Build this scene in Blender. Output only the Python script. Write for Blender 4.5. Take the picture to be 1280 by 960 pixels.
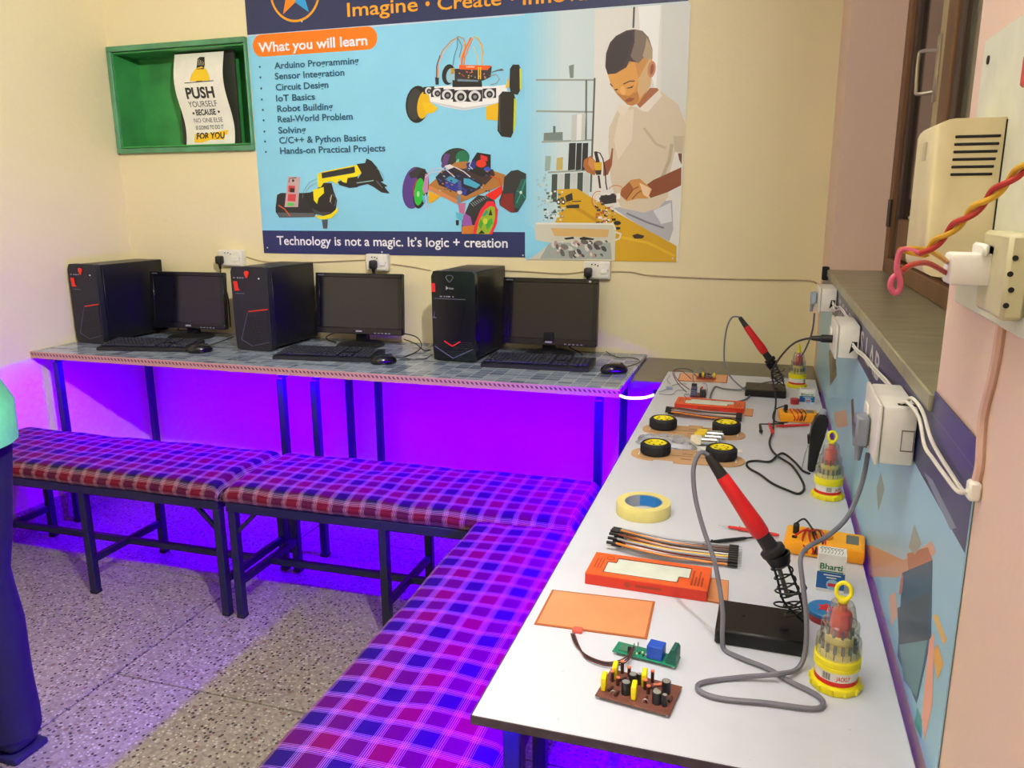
import bpy, bmesh, math, random
from mathutils import Vector, Matrix
random.seed(7)
S = bpy.context.scene
C = S.collection
for o in list(bpy.data.objects):
    bpy.data.objects.remove(o)
# ---------------------------------------------------------------- camera
FPX, PITCH, YAW, ROLL, EYE = 991.19, math.radians(13.1505), math.radians(17.5199), math.radians(-0.3602), 1.344
_fw = Vector((-math.sin(YAW)*math.cos(PITCH), math.cos(YAW)*math.cos(PITCH), -math.sin(PITCH)))
_rt = Vector((math.cos(YAW), math.sin(YAW), 0)); _up = _rt.cross(_fw)
_r2 = math.cos(ROLL)*_rt + math.sin(ROLL)*_up; _u2 = -math.sin(ROLL)*_rt + math.cos(ROLL)*_up
cd = bpy.data.cameras.new('camera'); cam = bpy.data.objects.new('camera', cd); C.objects.link(cam)
cd.sensor_width = 36; cd.lens = FPX/1280*36; cd.clip_start = 0.02; cd.clip_end = 60
m3 = Matrix((_r2, _u2, -_fw)).transposed()
cam.matrix_world = Matrix.Translation((0, 0, EYE)) @ m3.to_4x4()
S.camera = cam
def at(px, py, ax, val):
    """point of the place seen at a pixel of the 1280x960 photograph, on the plane ax = val"""
    d = _fw + (px-640)/FPX*_r2 - (py-480)/FPX*_u2
    i = 'xyz'.index(ax); o = Vector((0, 0, EYE)); t = (val-o[i])/d[i]
    return o + t*d
# ---------------------------------------------------------------- world, exposure
w = bpy.data.worlds.new('world'); S.world = w; w.use_nodes = True
w.node_tree.nodes['Background'].inputs[0].default_value = (0.02, 0.025, 0.04, 1)
w.node_tree.nodes['Background'].inputs[1].default_value = 0.5
S.view_settings.view_transform = 'Standard'; S.view_settings.look = 'None'
S.view_settings.gamma = 1; S.view_settings.use_curve_mapping = False
S.view_settings.exposure = 0.20
# ---------------------------------------------------------------- lamps: unseen ceiling tube added for fill, and the wall bulb (fixtures below)
FILL_LAMPS = [(-1.5, -1.6, 2.70, 1.2, 20)]
BULB = (0.098, 0.52, 2.36, 86)       # lamp on the window wall, throwing light across the room
for x, y, z, l, e in FILL_LAMPS:
    ld = bpy.data.lights.new('fill_tube_light', 'AREA'); ld.shape = 'RECTANGLE'; ld.size = l; ld.size_y = 0.05
    ld.energy = e; ld.color = (1.0, 0.975, 0.94)
    lo = bpy.data.objects.new('fill_tube_light', ld); C.objects.link(lo); lo.location = (x, y, z-0.035)
ld = bpy.data.lights.new('bulb_light', 'AREA'); ld.shape = 'DISK'; ld.size = 0.06; ld.energy = BULB[3]; ld.color = (1.0, 0.975, 0.94)
lo = bpy.data.objects.new('bulb_light', ld); C.objects.link(lo); lo.location = (BULB[0]-0.012, BULB[1], BULB[2]); lo.rotation_euler = (0, math.radians(90), 0)
VIOLET = (0.050, -0.085, 1.0)
LED_POWER = 1150.0
# ---------------------------------------------------------------- helpers
def lin(c):
    return tuple(((v/255)/12.92 if v/255 <= 0.04045 else ((v/255+0.055)/1.055)**2.4) for v in c)
_M = {}
def mat(name, rgb, rough=0.5, metal=0.0, var=0.08, scale=25.0, bump=0.0, bscale=None, spec=0.5, emit=0, coat=0.0, sub=0.0, stretch=None):
    if name in _M: return _M[name]
    m = bpy.data.materials.new(name); m.use_nodes = True; nt = m.node_tree; b = nt.nodes['Principled BSDF']
    c = lin(rgb)
    tc = nt.nodes.new('ShaderNodeTexCoord'); nz = nt.nodes.new('ShaderNodeTexNoise')
    nz.inputs['Scale'].default_value = scale; nz.inputs['Detail'].default_value = 4
    src = tc.outputs['Object']
    if stretch:
        mp = nt.nodes.new('ShaderNodeMapping'); mp.inputs['Scale'].default_value = stretch
        nt.links.new(src, mp.inputs['Vector']); src = mp.outputs['Vector']
    nt.links.new(src, nz.inputs['Vector'])
    mr = nt.nodes.new('ShaderNodeMapRange'); mr.inputs['From Min'].default_value = 0.3; mr.inputs['From Max'].default_value = 0.7
    mr.inputs['To Min'].default_value = 1-var; mr.inputs['To Max'].default_value = 1+var
    nt.links.new(nz.outputs['Fac'], mr.inputs['Value'])
    vm = nt.nodes.new('ShaderNodeVectorMath'); vm.operation = 'SCALE'; vm.inputs[0].default_value = c
    nt.links.new(mr.outputs['Result'], vm.inputs['Scale'])
    nt.links.new(vm.outputs['Vector'], b.inputs['Base Color'])
    b.inputs['Roughness'].default_value = rough; b.inputs['Metallic'].default_value = metal
    b.inputs['Specular IOR Level'].default_value = spec
    if coat: b.inputs['Coat Weight'].default_value = coat; b.inputs['Coat Roughness'].default_value = 0.1
    if emit:
        b.inputs['Emission Color'].default_value = (*c, 1); b.inputs['Emission Strength'].default_value = emit
    if bump:
        bp = nt.nodes.new('ShaderNodeBump'); bp.inputs['Strength'].default_value = bump; bp.inputs['Distance'].default_value = 0.01
        n2 = nt.nodes.new('ShaderNodeTexNoise'); n2.inputs['Scale'].default_value = bscale or scale*3; n2.inputs['Detail'].default_value = 3
        nt.links.new(src, n2.inputs['Vector']); nt.links.new(n2.outputs['Fac'], bp.inputs['Height'])
        nt.links.new(bp.outputs['Normal'], b.inputs['Normal'])
    _M[name] = m
    return m
def clear_mat(name, tint, gloss=0.12, rough=0.08, body=0.0):
    """thin clear plastic or glass: mostly transparent with a glossy skin and a little body colour"""
    if name in _M: return _M[name]
    m = bpy.data.materials.new(name); m.use_nodes = True; nt = m.node_tree; nt.nodes.clear()
    out = nt.nodes.new('ShaderNodeOutputMaterial'); tr = nt.nodes.new('ShaderNodeBsdfTransparent'); gl = nt.nodes.new('ShaderNodeBsdfGlossy')
    df = nt.nodes.new('ShaderNodeBsdfDiffuse'); mx = nt.nodes.new('ShaderNodeMixShader'); m2 = nt.nodes.new('ShaderNodeMixShader')
    lw = nt.nodes.new('ShaderNodeLayerWeight'); lw.inputs['Blend'].default_value = 0.25
    mu = nt.nodes.new('ShaderNodeMath'); mu.operation = 'MULTIPLY_ADD'; mu.inputs[1].default_value = 0.6; mu.inputs[2].default_value = gloss
    nt.links.new(lw.outputs['Facing'], mu.inputs[0])
    tr.inputs['Color'].default_value = (*lin(tint), 1); gl.inputs['Roughness'].default_value = rough
    df.inputs['Color'].default_value = (*lin(tint), 1)
    m2.inputs['Fac'].default_value = body
    nt.links.new(tr.outputs[0], m2.inputs[1]); nt.links.new(df.outputs[0], m2.inputs[2])
    nt.links.new(mu.outputs[0], mx.inputs['Fac']); nt.links.new(m2.outputs[0], mx.inputs[1]); nt.links.new(gl.outputs[0], mx.inputs[2])
    nt.links.new(mx.outputs[0], out.inputs['Surface'])
    _M[name] = m
    return m
class N:
    """tiny node expression helper"""
    def __init__(s, m): s.nt = m.node_tree
    def n(s, t, **k):
        x = s.nt.nodes.new(t)
        for a, v in k.items(): setattr(x, a, v)
        return x
    def put(s, sock, v):
        if hasattr(v, 'is_output'): s.nt.links.new(v, sock)
        else: sock.default_value = v
    def m(s, op, a, b=0.0, c=0.0):
        x = s.n('ShaderNodeMath', operation=op)
        s.put(x.inputs[0], a); s.put(x.inputs[1], b)
        if op in ('MULTIPLY_ADD', 'COMPARE', 'SMOOTH_MIN'): s.put(x.inputs[2], c)
        return x.outputs[0]
    def mix(s, f, a, b):
        x = s.n('ShaderNodeMix', data_type='RGBA')
        s.put(x.inputs[0], f)
        for sock, v in ((x.inputs[6], a), (x.inputs[7], b)):
            s.put(sock, v if hasattr(v, 'is_output') else (*lin(v), 1))
        return x.outputs[2]
def new_mat(name):
    m = bpy.data.materials.new(name); m.use_nodes = True; _M[name] = m
    return m, N(m), m.node_tree.nodes['Principled BSDF']
# ---- mesh builder
class MB:
    def __init__(s, M=None): s.b = bmesh.new(); s.M = M or Matrix.Identity(4); s.uv = None
    def _x(s, verts):
        if s.M != Matrix.Identity(4): bmesh.ops.transform(s.b, matrix=s.M, verts=verts)
    def box(s, c, d, bev=0.0, rot=None, seg=1):
        T = Matrix.Translation(c)
        if rot is not None:
            T = T @ (rot if isinstance(rot, Matrix) else Matrix.Rotation(rot, 4, 'Z'))
        r = bmesh.ops.create_cube(s.b, size=1.0, matrix=T @ Matrix.Diagonal((*d, 1)))
        vs = r['verts']; s._x(vs)
        if bev > 0:
            es = list({e for v in vs for e in v.link_edges})
            bmesh.ops.bevel(s.b, geom=es, offset=min(bev, min(d)*0.49), segments=seg, affect='EDGES', profile=0.5)
        return s
    def b2(s, p, q, bev=0.0, seg=1):
        p, q = Vector(p), Vector(q)
        return s.box((p+q)/2, (abs(q.x-p.x), abs(q.y-p.y), abs(q.z-p.z)), bev, None, seg)
    def bar(s, p, q, w, h=None, bev=0.0, up=(0, 0, 1)):
        p, q = Vector(p), Vector(q); d = q-p; L = d.length; d.normalize()
        u = Vector(up)
        if abs(d.dot(u)) > 0.98: u = Vector((0, 1, 0))
        x = d.cross(u).normalized(); z = x.cross(d)
        R = Matrix((x, d, z)).transposed().to_4x4()
        return s.box((p+q)/2, (w, L, h or w), bev, R)
    def cyl(s, p, q, r, r2=None, seg=16, cap=True):
        p, q = Vector(p), Vector(q); d = q-p; r2 = r if r2 is None else r2
        R = Vector((0, 0, 1)).rotation_difference(d.normalized()).to_matrix().to_4x4()
        k = bmesh.ops.create_cone(s.b, cap_ends=cap, segments=seg, radius1=r, radius2=r2, depth=d.length, matrix=Matrix.Translation((p+q)/2) @ R)
        s._x(k['verts']); return s
    def ball(s, c, r, sc=(1, 1, 1), seg=16, rings=10):
        k = bmesh.ops.create_uvsphere(s.b, u_segments=seg, v_segments=rings, radius=r, matrix=Matrix.Translation(c) @ Matrix.Diagonal((*sc, 1)))
        s._x(k['verts']); return s
    def lathe(s, prof, c=(0, 0, 0), seg=28, axis=None, close=False):
        rings = []; c = Vector(c); R = Matrix.Identity(3)
        if axis: R = Vector((0, 0, 1)).rotation_difference(Vector(axis).normalized()).to_matrix()
        for r, z in prof:
            if r < 1e-6: rings.append([s.b.verts.new(s.M @ (c + R @ Vector((0, 0, z))))])
            else: rings.append([s.b.verts.new(s.M @ (c + R @ Vector((r*math.cos(2*math.pi*i/seg), r*math.sin(2*math.pi*i/seg), z)))) for i in range(seg)])
        pairs = list(zip(rings, rings[1:])) + ([(rings[-1], rings[0])] if close else [])
        for a, b in pairs:
            for i in range(seg):
                j = (i+1) % seg
                if len(a) == 1 and len(b) == 1: continue
                f = [a[0], b[j], b[i]] if len(a) == 1 else ([a[i], a[j], b[0]] if len(b) == 1 else [a[i], a[j], b[j], b[i]])
                if len(set(f)) > 2: s.b.faces.new(f)
        return s
    def prism(s, pts, d0, d1, plane='z'):
        """extrude a polygon between two depths along an axis"""
        def P(p, d): return {'z': (p[0], p[1], d), 'y': (p[0], d, p[1]), 'x': (d, p[0], p[1])}[plane]
        a = [s.b.verts.new(s.M @ Vector(P(p, d0))) for p in pts]; b = [s.b.verts.new(s.M @ Vector(P(p, d1))) for p in pts]
        s.b.faces.new(a); s.b.faces.new(b[::-1]); n = len(pts)
        for i in range(n): s.b.faces.new([a[i], b[i], b[(i+1) % n], a[(i+1) % n]])
        return s
    def tube(s, pts, r, seg=8, sub=6, taper=None, closed=False):
        pts = [Vector(p) for p in pts]; P = []
        if sub > 1 and len(pts) > 2:
            n = len(pts)
            for i in range(n if closed else n-1):
                if closed: a, b, c, d = pts[(i-1) % n], pts[i], pts[(i+1) % n], pts[(i+2) % n]
                else: a, b, c, d = pts[max(i-1, 0)], pts[i], pts[i+1], pts[min(i+2, n-1)]
                for k in range(sub):
                    t = k/sub
                    P.append(0.5*((2*b)+(c-a)*t+(2*a-5*b+4*c-d)*t*t+(3*b-a-3*c+d)*t**3))
            if not closed: P.append(pts[-1])
        else: P = pts
        rings = []; nrm = None
        for i, p in enumerate(P):
            t = (P[min(i+1, len(P)-1)]-P[max(i-1, 0)])
            if closed: t = P[(i+1) % len(P)]-P[i-1]
            if t.length < 1e-9: t = Vector((0, 0, 1))
            t.normalize()
            if nrm is None:
                nrm = t.orthogonal().normalized()
            nrm = (nrm - t*nrm.dot(t))
            if nrm.length < 1e-6: nrm = t.orthogonal()
            nrm.normalize(); bn = t.cross(nrm)
            rr = r*(taper(i/(len(P)-1)) if taper else 1)
            rings.append([s.b.verts.new(s.M @ (p + rr*(math.cos(2*math.pi*k/seg)*nrm + math.sin(2*math.pi*k/seg)*bn))) for k in range(seg)])
        for a, b in list(zip(rings, rings[1:])) + ([(rings[-1], rings[0])] if closed else []):
            for k in range(seg): s.b.faces.new([a[k], a[(k+1) % seg], b[(k+1) % seg], b[k]])
        if not closed:
            s.b.faces.new(rings[0][::-1]); s.b.faces.new(rings[-1])
        return s
    def quad(s, *p):
        s.b.faces.new([s.b.verts.new(s.M @ Vector(q)) for q in p]); return s
    def torus(s, c, R, r, axis=(0, 0, 1), seg=32, sec=10):
        c = Vector(c); q = Vector((0, 0, 1)).rotation_difference(Vector(axis).normalized())
        return s.tube([c + q @ Vector((R*math.cos(2*math.pi*i/seg), R*math.sin(2*math.pi*i/seg), 0)) for i in range(seg)], r, sec, 1, None, True)
    def build(s, name, material, parent=None, smooth=True, kind=None, label=None):
        bmesh.ops.recalc_face_normals(s.b, faces=s.b.faces)
        me = bpy.data.meshes.new(name); s.b.to_mesh(me); s.b.free()
        me.materials.append(material)
        if smooth:
            me.polygons.foreach_set('use_smooth', [True]*len(me.polygons)); me.set_sharp_from_angle(angle=math.radians(38))
        o = bpy.data.objects.new(name, me); C.objects.link(o)
        if parent: o.parent = parent
        if kind: o['kind'] = kind
        if label: o['label'] = label
        return o
def tag(o, label, cat, group=None):
    o['label'] = label; o['category'] = cat
    if group: o['group'] = group
    return o
def thing(name, label, cat, loc=(0, 0, 0), rz=0.0, group=None):
    o = bpy.data.objects.new(name, None); C.objects.link(o); o.empty_display_size = 0.05
    o.location = loc; o.rotation_euler = (0, 0, rz)
    return tag(o, label, cat, group)
def give(o, t):
    '''make a piece already placed in the room a part of thing t'''
    for k in ('label', 'category', 'group'):
        if k in o: del o[k]
    o.parent = t; o.matrix_parent_inverse = (Matrix.Translation(t.location) @ t.rotation_euler.to_matrix().to_4x4()).inverted()
def struct(o):
    o['kind'] = 'structure'; return o
def dup(root, loc=None, rz=None, label=None):
    r = root.copy(); C.objects.link(r)
    if loc is not None: r.location = loc
    if rz is not None: r.rotation_euler = (0, 0, rz)
    if label: r['label'] = label
    for ch in list(root.children):
        c = ch.copy(); C.objects.link(c); c.parent = r
        for g in list(ch.children):
            d = g.copy(); C.objects.link(d); d.parent = c
    return r
def text_obj(name, s, material, x0, x1, base, cap, frame, parent=None, bold=0.0, depth=0.0, shear=0.0):
    """lettering fitted between x0 and x1 on a baseline with a capital height; frame maps (u, v, w) to the place"""
    cu = bpy.data.curves.new(name, 'FONT'); cu.body = s; cu.size = 1.0; cu.offset = bold; cu.resolution_u = 3; cu.shear = shear
    tmp = bpy.data.objects.new(name, cu); C.objects.link(tmp)
    dg = bpy.context.evaluated_depsgraph_get()
    me = bpy.data.meshes.new_from_object(tmp.evaluated_get(dg))
    bpy.data.objects.remove(tmp)
    xs = [v.co.x for v in me.vertices]; lo, hi = min(xs), max(xs)
    k = cap/0.73
    for v in me.vertices:
        u = x0 + (v.co.x-lo)/(hi-lo)*(x1-x0)
        v.co = frame(u, base + v.co.y*k, depth)
    me.materials.clear(); me.materials.append(material)
    o = bpy.data.objects.new(name, me); C.objects.link(o)
    if parent: o.parent = parent
    return o
def ellipse(cx, cy, rx, ry, rot=0, n=24, a0=0, a1=360):
    r = math.radians(rot); out = []
    full = abs(a1-a0) >= 360
    for i in range(n if full else n+1):
        t = math.radians(a0 + (a1-a0)*i/n); x, y = rx*math.cos(t), ry*math.sin(t)
        out.append((cx + x*math.cos(r)-y*math.sin(r), cy + x*math.sin(r)+y*math.cos(r)))
    return out
def stroke(pts, wd):
    """a polyline with a width, as one polygon"""
    L, R = [], []
    for i, p in enumerate(pts):
        a = pts[max(i-1, 0)]; b = pts[min(i+1, len(pts)-1)]
        dx, dy = b[0]-a[0], b[1]-a[1]; l = math.hypot(dx, dy) or 1
        L.append((p[0]-dy/l*wd/2, p[1]+dx/l*wd/2)); R.append((p[0]+dy/l*wd/2, p[1]-dx/l*wd/2))
    return L + R[::-1]
def color_mat(name, rough=0.4, spec=0.5, bump=0.0):
    """flat print: colour comes from the mesh's colour attribute"""
    m, n, b = new_mat(name)
    at_ = n.n('ShaderNodeAttribute', attribute_name='Col'); n.nt.links.new(at_.outputs['Color'], b.inputs['Base Color'])
    b.inputs['Roughness'].default_value = rough; b.inputs['Specular IOR Level'].default_value = spec
    return m
def print_mesh(name, polys, frame, material, parent, d0=0.0002, step=0.000005):
    """flat printed shapes: list of (rgb, [(u, v)...]) stacked in order"""
    from mathutils.geometry import tessellate_polygon
    V, F, cols = [], [], []
    for k, (rgb, pts) in enumerate(polys):
        o = len(V); d = d0 + step*k
        V += [frame(u, v, d) for u, v in pts]
        for t in tessellate_polygon([[Vector((u, v, 0)) for u, v in pts]]):
            F.append([o+i for i in t]); cols.append(rgb)
    me = bpy.data.meshes.new(name); me.from_pydata(V, [], F)
    ca = me.color_attributes.new('Col', 'FLOAT_COLOR', 'CORNER')
    i = 0
    for f, c in zip(me.polygons, cols):
        for _ in f.vertices:
            ca.data[i].color = (*lin(c), 1); i += 1
    me.materials.append(material)
    o = bpy.data.objects.new(name, me); C.objects.link(o); o.parent = parent
    return o
# ---------------------------------------------------------------- materials of the room
def wall_mat(name, rgb):
    m, n, b = new_mat(name)
    tc = n.n('ShaderNodeTexCoord'); a = n.n('ShaderNodeTexNoise'); a.inputs['Scale'].default_value = 1.6; a.inputs['Detail'].default_value = 6
    n.nt.links.new(tc.outputs['Object'], a.inputs['Vector'])
    d = tuple(v*0.94 for v in rgb)
    n.nt.links.new(n.mix(a.outputs['Fac'], rgb, d), b.inputs['Base Color'])
    f = n.n('ShaderNodeTexNoise'); f.inputs['Scale'].default_value = 38; f.inputs['Detail'].default_value = 5
    n.nt.links.new(tc.outputs['Object'], f.inputs['Vector'])
    bp = n.n('ShaderNodeBump'); bp.inputs['Strength'].default_value = 0.12; bp.inputs['Distance'].default_value = 0.01
    n.nt.links.new(f.outputs['Fac'], bp.inputs['Height']); n.nt.links.new(bp.outputs['Normal'], b.inputs['Normal'])
    b.inputs['Roughness'].default_value = 0.55; b.inputs['Specular IOR Level'].default_value = 0.35
    return m
CREAM = wall_mat('cream_wall_paint', (238, 226, 180))
CREAM_BOUNCE = wall_mat('cream_wall_pink_bounce', (232, 202, 182))  # same cream paint, with dim pinkish bounce light put into its colour
CEIL = wall_mat('ceiling_whitewash', (240, 238, 230))
def terrazzo(name):
    m, n, b = new_mat(name)
    tc = n.n('ShaderNodeTexCoord'); v = tc.outputs['Object']
    def vor(scale, rnd=1.0):
        x = n.n('ShaderNodeTexVoronoi'); x.inputs['Scale'].default_value = scale; x.inputs['Randomness'].default_value = rnd
        n.nt.links.new(v, x.inputs['Vector'])
        sp = n.n('ShaderNodeSeparateColor'); n.nt.links.new(x.outputs['Color'], sp.inputs[0])
        return x.outputs['Distance'], sp.outputs[0], sp.outputs[1]
    d1, r1, g1 = vor(110); d2, r2, g2 = vor(84); d3, r3, g3 = vor(45)
    base = n.mix(r1, (156, 147, 132), (128, 119, 108))
    wht = n.m('MULTIPLY', n.m('LESS_THAN', d1, 0.42), n.m('GREATER_THAN', g1, 0.72))
    c = n.mix(wht, base, (178, 171, 158))
    drk = n.m('MULTIPLY', n.m('LESS_THAN', d2, 0.36), n.m('LESS_THAN', r2, 0.36))
    c = n.mix(n.m('MULTIPLY', drk, 0.9), c, (48, 42, 40))
    brn = n.m('MULTIPLY', n.m('LESS_THAN', d3, 0.30), n.m('LESS_THAN', g3, 0.13))
    c = n.mix(n.m('MULTIPLY', brn, 0.7), c, (118, 80, 70))
    nz = n.n('ShaderNodeTexNoise'); nz.inputs['Scale'].default_value = 2.2; n.nt.links.new(v, nz.inputs['Vector'])
    sc = n.n('ShaderNodeVectorMath', operation='SCALE'); n.nt.links.new(c, sc.inputs[0])
    n.nt.links.new(n.m('MULTIPLY_ADD', nz.outputs['Fac'], 0.30, 0.85), sc.inputs['Scale'])
    n.nt.links.new(sc.outputs[0], b.inputs['Base Color'])
    b.inputs['Roughness'].default_value = 0.38
    return m
TERR = terrazzo('terrazzo')
GROUT = mat('floor_joint_cement', (58, 54, 50), 0.9)
XL, XR, YB, YF, ZC = -2.835, 0.201, 3.057, -2.8, 2.74
# ---- floor: cast terrazzo panels with narrow joints
fl = struct(MB().b2((XL-0.1, YF-0.1, -0.12), (XR+0.3, YB+0.1, -0.004)).build('floor', GROUT, smooth=False))
cols = [(XL, -1.734, [-2.8, -1.4, -0.5, 0.4, 1.30, 2.20, YB]), (-1.728, -0.60, [-2.8, -1.45, -0.43, 0.59, 1.62, 2.64, YB]), (-0.595, XR, [-2.8, -1.45, -0.43, 0.59, 1.62, 2.64, YB])]
for x0, x1, ys in cols:
    for a, b in zip(ys, ys[1:]):
        MB().b2((x0, a+0.0025, -0.02), (x1, b-0.0025, 0), 0.0008).build('terrazzo_panel', TERR, fl, smooth=False)
# ---- back wall with a recessed niche
NX0, NX1, NZ0, NZ1, ND = -2.812, -2.118, 1.575, 1.985, 0.15
wb = MB()
wb.b2((XL-0.1, YB, 0), (NX0, YB+0.25, ZC)); wb.b2((NX1, YB, 0), (XR+0.4, YB+0.25, ZC))
wb.b2((NX0, YB, 0), (NX1, YB+0.25, NZ0)); wb.b2((NX0, YB, NZ1), (NX1, YB+0.25, ZC)); wb.b2((NX0, YB+ND, NZ0), (NX1, YB+0.25, NZ1))
bmesh.ops.remove_doubles(wb.b, verts=wb.b.verts, dist=1e-4)
struct(wb.build('wall_back', CREAM, smooth=False))
struct(MB().b2((XL-0.2, YF, 0), (XL, YB, ZC)).build('wall_left', CREAM, smooth=False))
# right wall with window opening
WY0, WY1, WZ0, WZ1 = 1.0, 2.70, 1.12, 2.35
wr = MB()
wr.b2((XR, YF, 0), (XR+0.3, WY0, ZC)); wr.b2((XR, WY1, 0), (XR+0.3, YB, ZC)); wr.b2((XR, WY0, 0), (XR+0.3, WY1, WZ0-0.022)); wr.b2((XR, WY0, WZ1), (XR+0.3, WY1, ZC))
struct(wr.build('wall_right', CREAM_BOUNCE, smooth=False))
struct(MB().b2((XL-0.2, YF-0.2, 0), (XR+0.3, YF, ZC)).build('wall_front', CREAM, smooth=False))
struct(MB().b2((XL-0.2, YF-0.2, ZC), (XR+0.4, YB+0.25, ZC+0.1)).build('ceiling', CEIL, smooth=False))
struct(MB().b2((XL, YF, 0), (XL+0.010, YB, 0.11), 0.002).build('baseboard_left', TERR, smooth=False))
struct(MB().b2((XL+0.010, YB-0.010, 0), (XR, YB, 0.11), 0.002).build('baseboard_back', TERR, smooth=False))
# ---- stone window sill
SILL = mat('grey_stone_sill', (138, 134, 108), 0.28, var=0.28, scale=9, stretch=(1, 3, 1))
struct(MB().b2((XR-0.007, WY0, WZ0-0.022), (XR+0.30, WY1, WZ0), 0.002).build('trim_1', SILL, smooth=False))
# ---- fixture of the added fill tube, out of view
WHITEP = mat('white_plastic', (232, 230, 222), 0.4)
TUBE = mat('lit_tube', (255, 250, 240), 0.5, emit=6)
for k, (x, y, z, l, e) in enumerate(FILL_LAMPS):
    t = thing('ceiling_fill_tube', 'white ceiling tube added for fill light, unseen, at the far side of the room from the banner', 'lamp', (x, y, ZC))
    MB().b2((-l/2-0.03, -0.03, -0.03), (l/2+0.03, 0.03, 0), 0.005).build('housing', WHITEP, t)
    MB().cyl((-l/2, 0, -0.045), (l/2, 0, -0.045), 0.014, seg=14).build('tube', TUBE, t)
    for sx in (-1, 1): MB().b2((sx*(l/2+0.02)-0.012, -0.018, -0.065), (sx*(l/2+0.02)+0.012, 0.018, -0.028), 0.003).build('end_cap', WHITEP, t)
t = thing('wall_bulb', 'LED bulb in a holder on the window wall above the switch panel', 'lamp', (XR-0.001, BULB[1], BULB[2]))
MB().lathe([(0, 0), (0.040, 0), (0.040, 0.012), (0.022, 0.016), (0.020, 0.045), (0, 0.045)], (0, 0, 0), 24, axis=(-1, 0, 0)).build('holder', WHITEP, t)
MB().lathe([(0.014, 0.044), (0.026, 0.056), (0.031, 0.078), (0.030, 0.080)], (0, 0, 0), 24, axis=(-1, 0, 0)).build('bulb_base', WHITEP, t)
MB().lathe([(0.030, 0.080), (0.032, 0.088), (0.026, 0.098), (0.012, 0.1025), (0, 0.103)], (0, 0, 0), 24, axis=(-1, 0, 0)).build('bulb_dome', TUBE, t)
# ================================================================ furniture
NAVY = mat('navy_painted_steel', (26, 28, 66), 0.35, 0.1, var=0.15)
STEEL = mat('dark_painted_steel', (22, 24, 52), 0.4, 0.1, var=0.15)
PLY = mat('board_edge', (70, 60, 68), 0.7, var=0.3, scale=40)
def vinyl():
    m, n, b = new_mat('tile_print_vinyl')
    tc = n.n('ShaderNodeTexCoord')
    bt = n.n('ShaderNodeTexBrick'); bt.offset = 0.0; bt.squash = 1.0
    bt.inputs['Scale'].default_value = 1.0; bt.inputs['Brick Width'].default_value = 0.052; bt.inputs['Row Height'].default_value = 0.034
    bt.inputs['Mortar Size'].default_value = 0.0011; bt.inputs['Mortar Smooth'].default_value = 0.2; bt.inputs['Bias'].default_value = -0.1
    bt.inputs['Color1'].default_value = (*lin((160, 172, 188)), 1); bt.inputs['Color2'].default_value = (*lin((84, 100, 130)), 1); bt.inputs['Mortar'].default_value = (*lin((196, 204, 212)), 1)
    n.nt.links.new(tc.outputs['Object'], bt.inputs['Vector'])
    nz = n.n('ShaderNodeTexNoise'); nz.inputs['Scale'].default_value = 60; n.nt.links.new(tc.outputs['Object'], nz.inputs['Vector'])
    sc = n.n('ShaderNodeVectorMath', operation='SCALE'); n.nt.links.new(bt.outputs['Color'], sc.inputs[0])
    n.nt.links.new(n.m('MULTIPLY_ADD', nz.outputs['Fac'], 0.5, 0.75), sc.inputs['Scale']); n.nt.links.new(sc.outputs[0], b.inputs['Base Color'])
    b.inputs['Roughness'].default_value = 0.16
    return m
VINYL = vinyl()
def trim_mat():
    m, n, b = new_mat('printed_edge_lace')
    tc = n.n('ShaderNodeTexCoord'); sp = n.n('ShaderNodeSeparateXYZ'); n.nt.links.new(tc.outputs['Object'], sp.inputs[0])
    u = n.m('ADD', sp.outputs[0], n.m('MULTIPLY', sp.outputs[2], 0.7))
    f = n.m('FRACT', n.m('MULTIPLY', u, 62.0))
    zz = n.m('ABSOLUTE', n.m('SUBTRACT', sp.outputs[2], -0.0105))
    d = n.m('MULTIPLY', n.m('LESS_THAN', f, 0.45), n.m('LESS_THAN', zz, 0.0045))
    n.nt.links.new(n.mix(d, (186, 144, 120), (84, 46, 44)), b.inputs['Base Color']); b.inputs['Roughness'].default_value = 0.5
    return m
LACE = trim_mat()
DESK_Z = 0.75
def desk(x0, x1, legs, label):
    t = thing('computer_desk', label, 'desk', (x0, 2.443, 0), 0, 'computer desks along the banner wall')
    L = x1-x0; D = 0.61
    MB().b2((0, 0.004, 0.726), (L, D, 0.7495), 0.001).build('tabletop', VINYL, t, smooth=False)
    o = MB().b2((0, 0, -0.028), (L, 0.004, 0.0), 0.0008).build('edge_trim', LACE, t, smooth=False); o.location = (0, 0, 0.7497)
    fr = MB(); zz = 0.713
    for yy in (0.16, D-0.06): fr.bar((legs[0]-x0, yy, zz), (legs[1]-x0, yy, zz), 0.025, 0.026)
    for lx in legs: fr.bar((lx-x0, 0.05, zz), (lx-x0, D-0.06, zz), 0.025, 0.026)
    fr.build('under_frame', NAVY, t, smooth=False)
    for lx in legs:
        for yy in (0.05, D-0.06):
            g = MB().b2((lx-x0-0.0135, yy-0.0135, 0.012), (lx-x0+0.0135, yy+0.0135, 0.70), 0.002).build('leg', NAVY, t, smooth=False)
            MB().b2((lx-x0-0.0155, yy-0.0155, 0), (lx-x0+0.0155, yy+0.0155, 0.014), 0.002).build('foot_cap', mat('black_rubber', (22, 22, 24), 0.7), g, smooth=False)
    return t
desk(-2.833, -1.619, (-2.752, -1.690), 'tile-print desk in the corner of the room, under two computers')
desk(-1.617, -0.411, (-1.549, -0.487), 'tile-print desk ending beside the dark slab shelf, under the computer with the red chevron')
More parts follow.
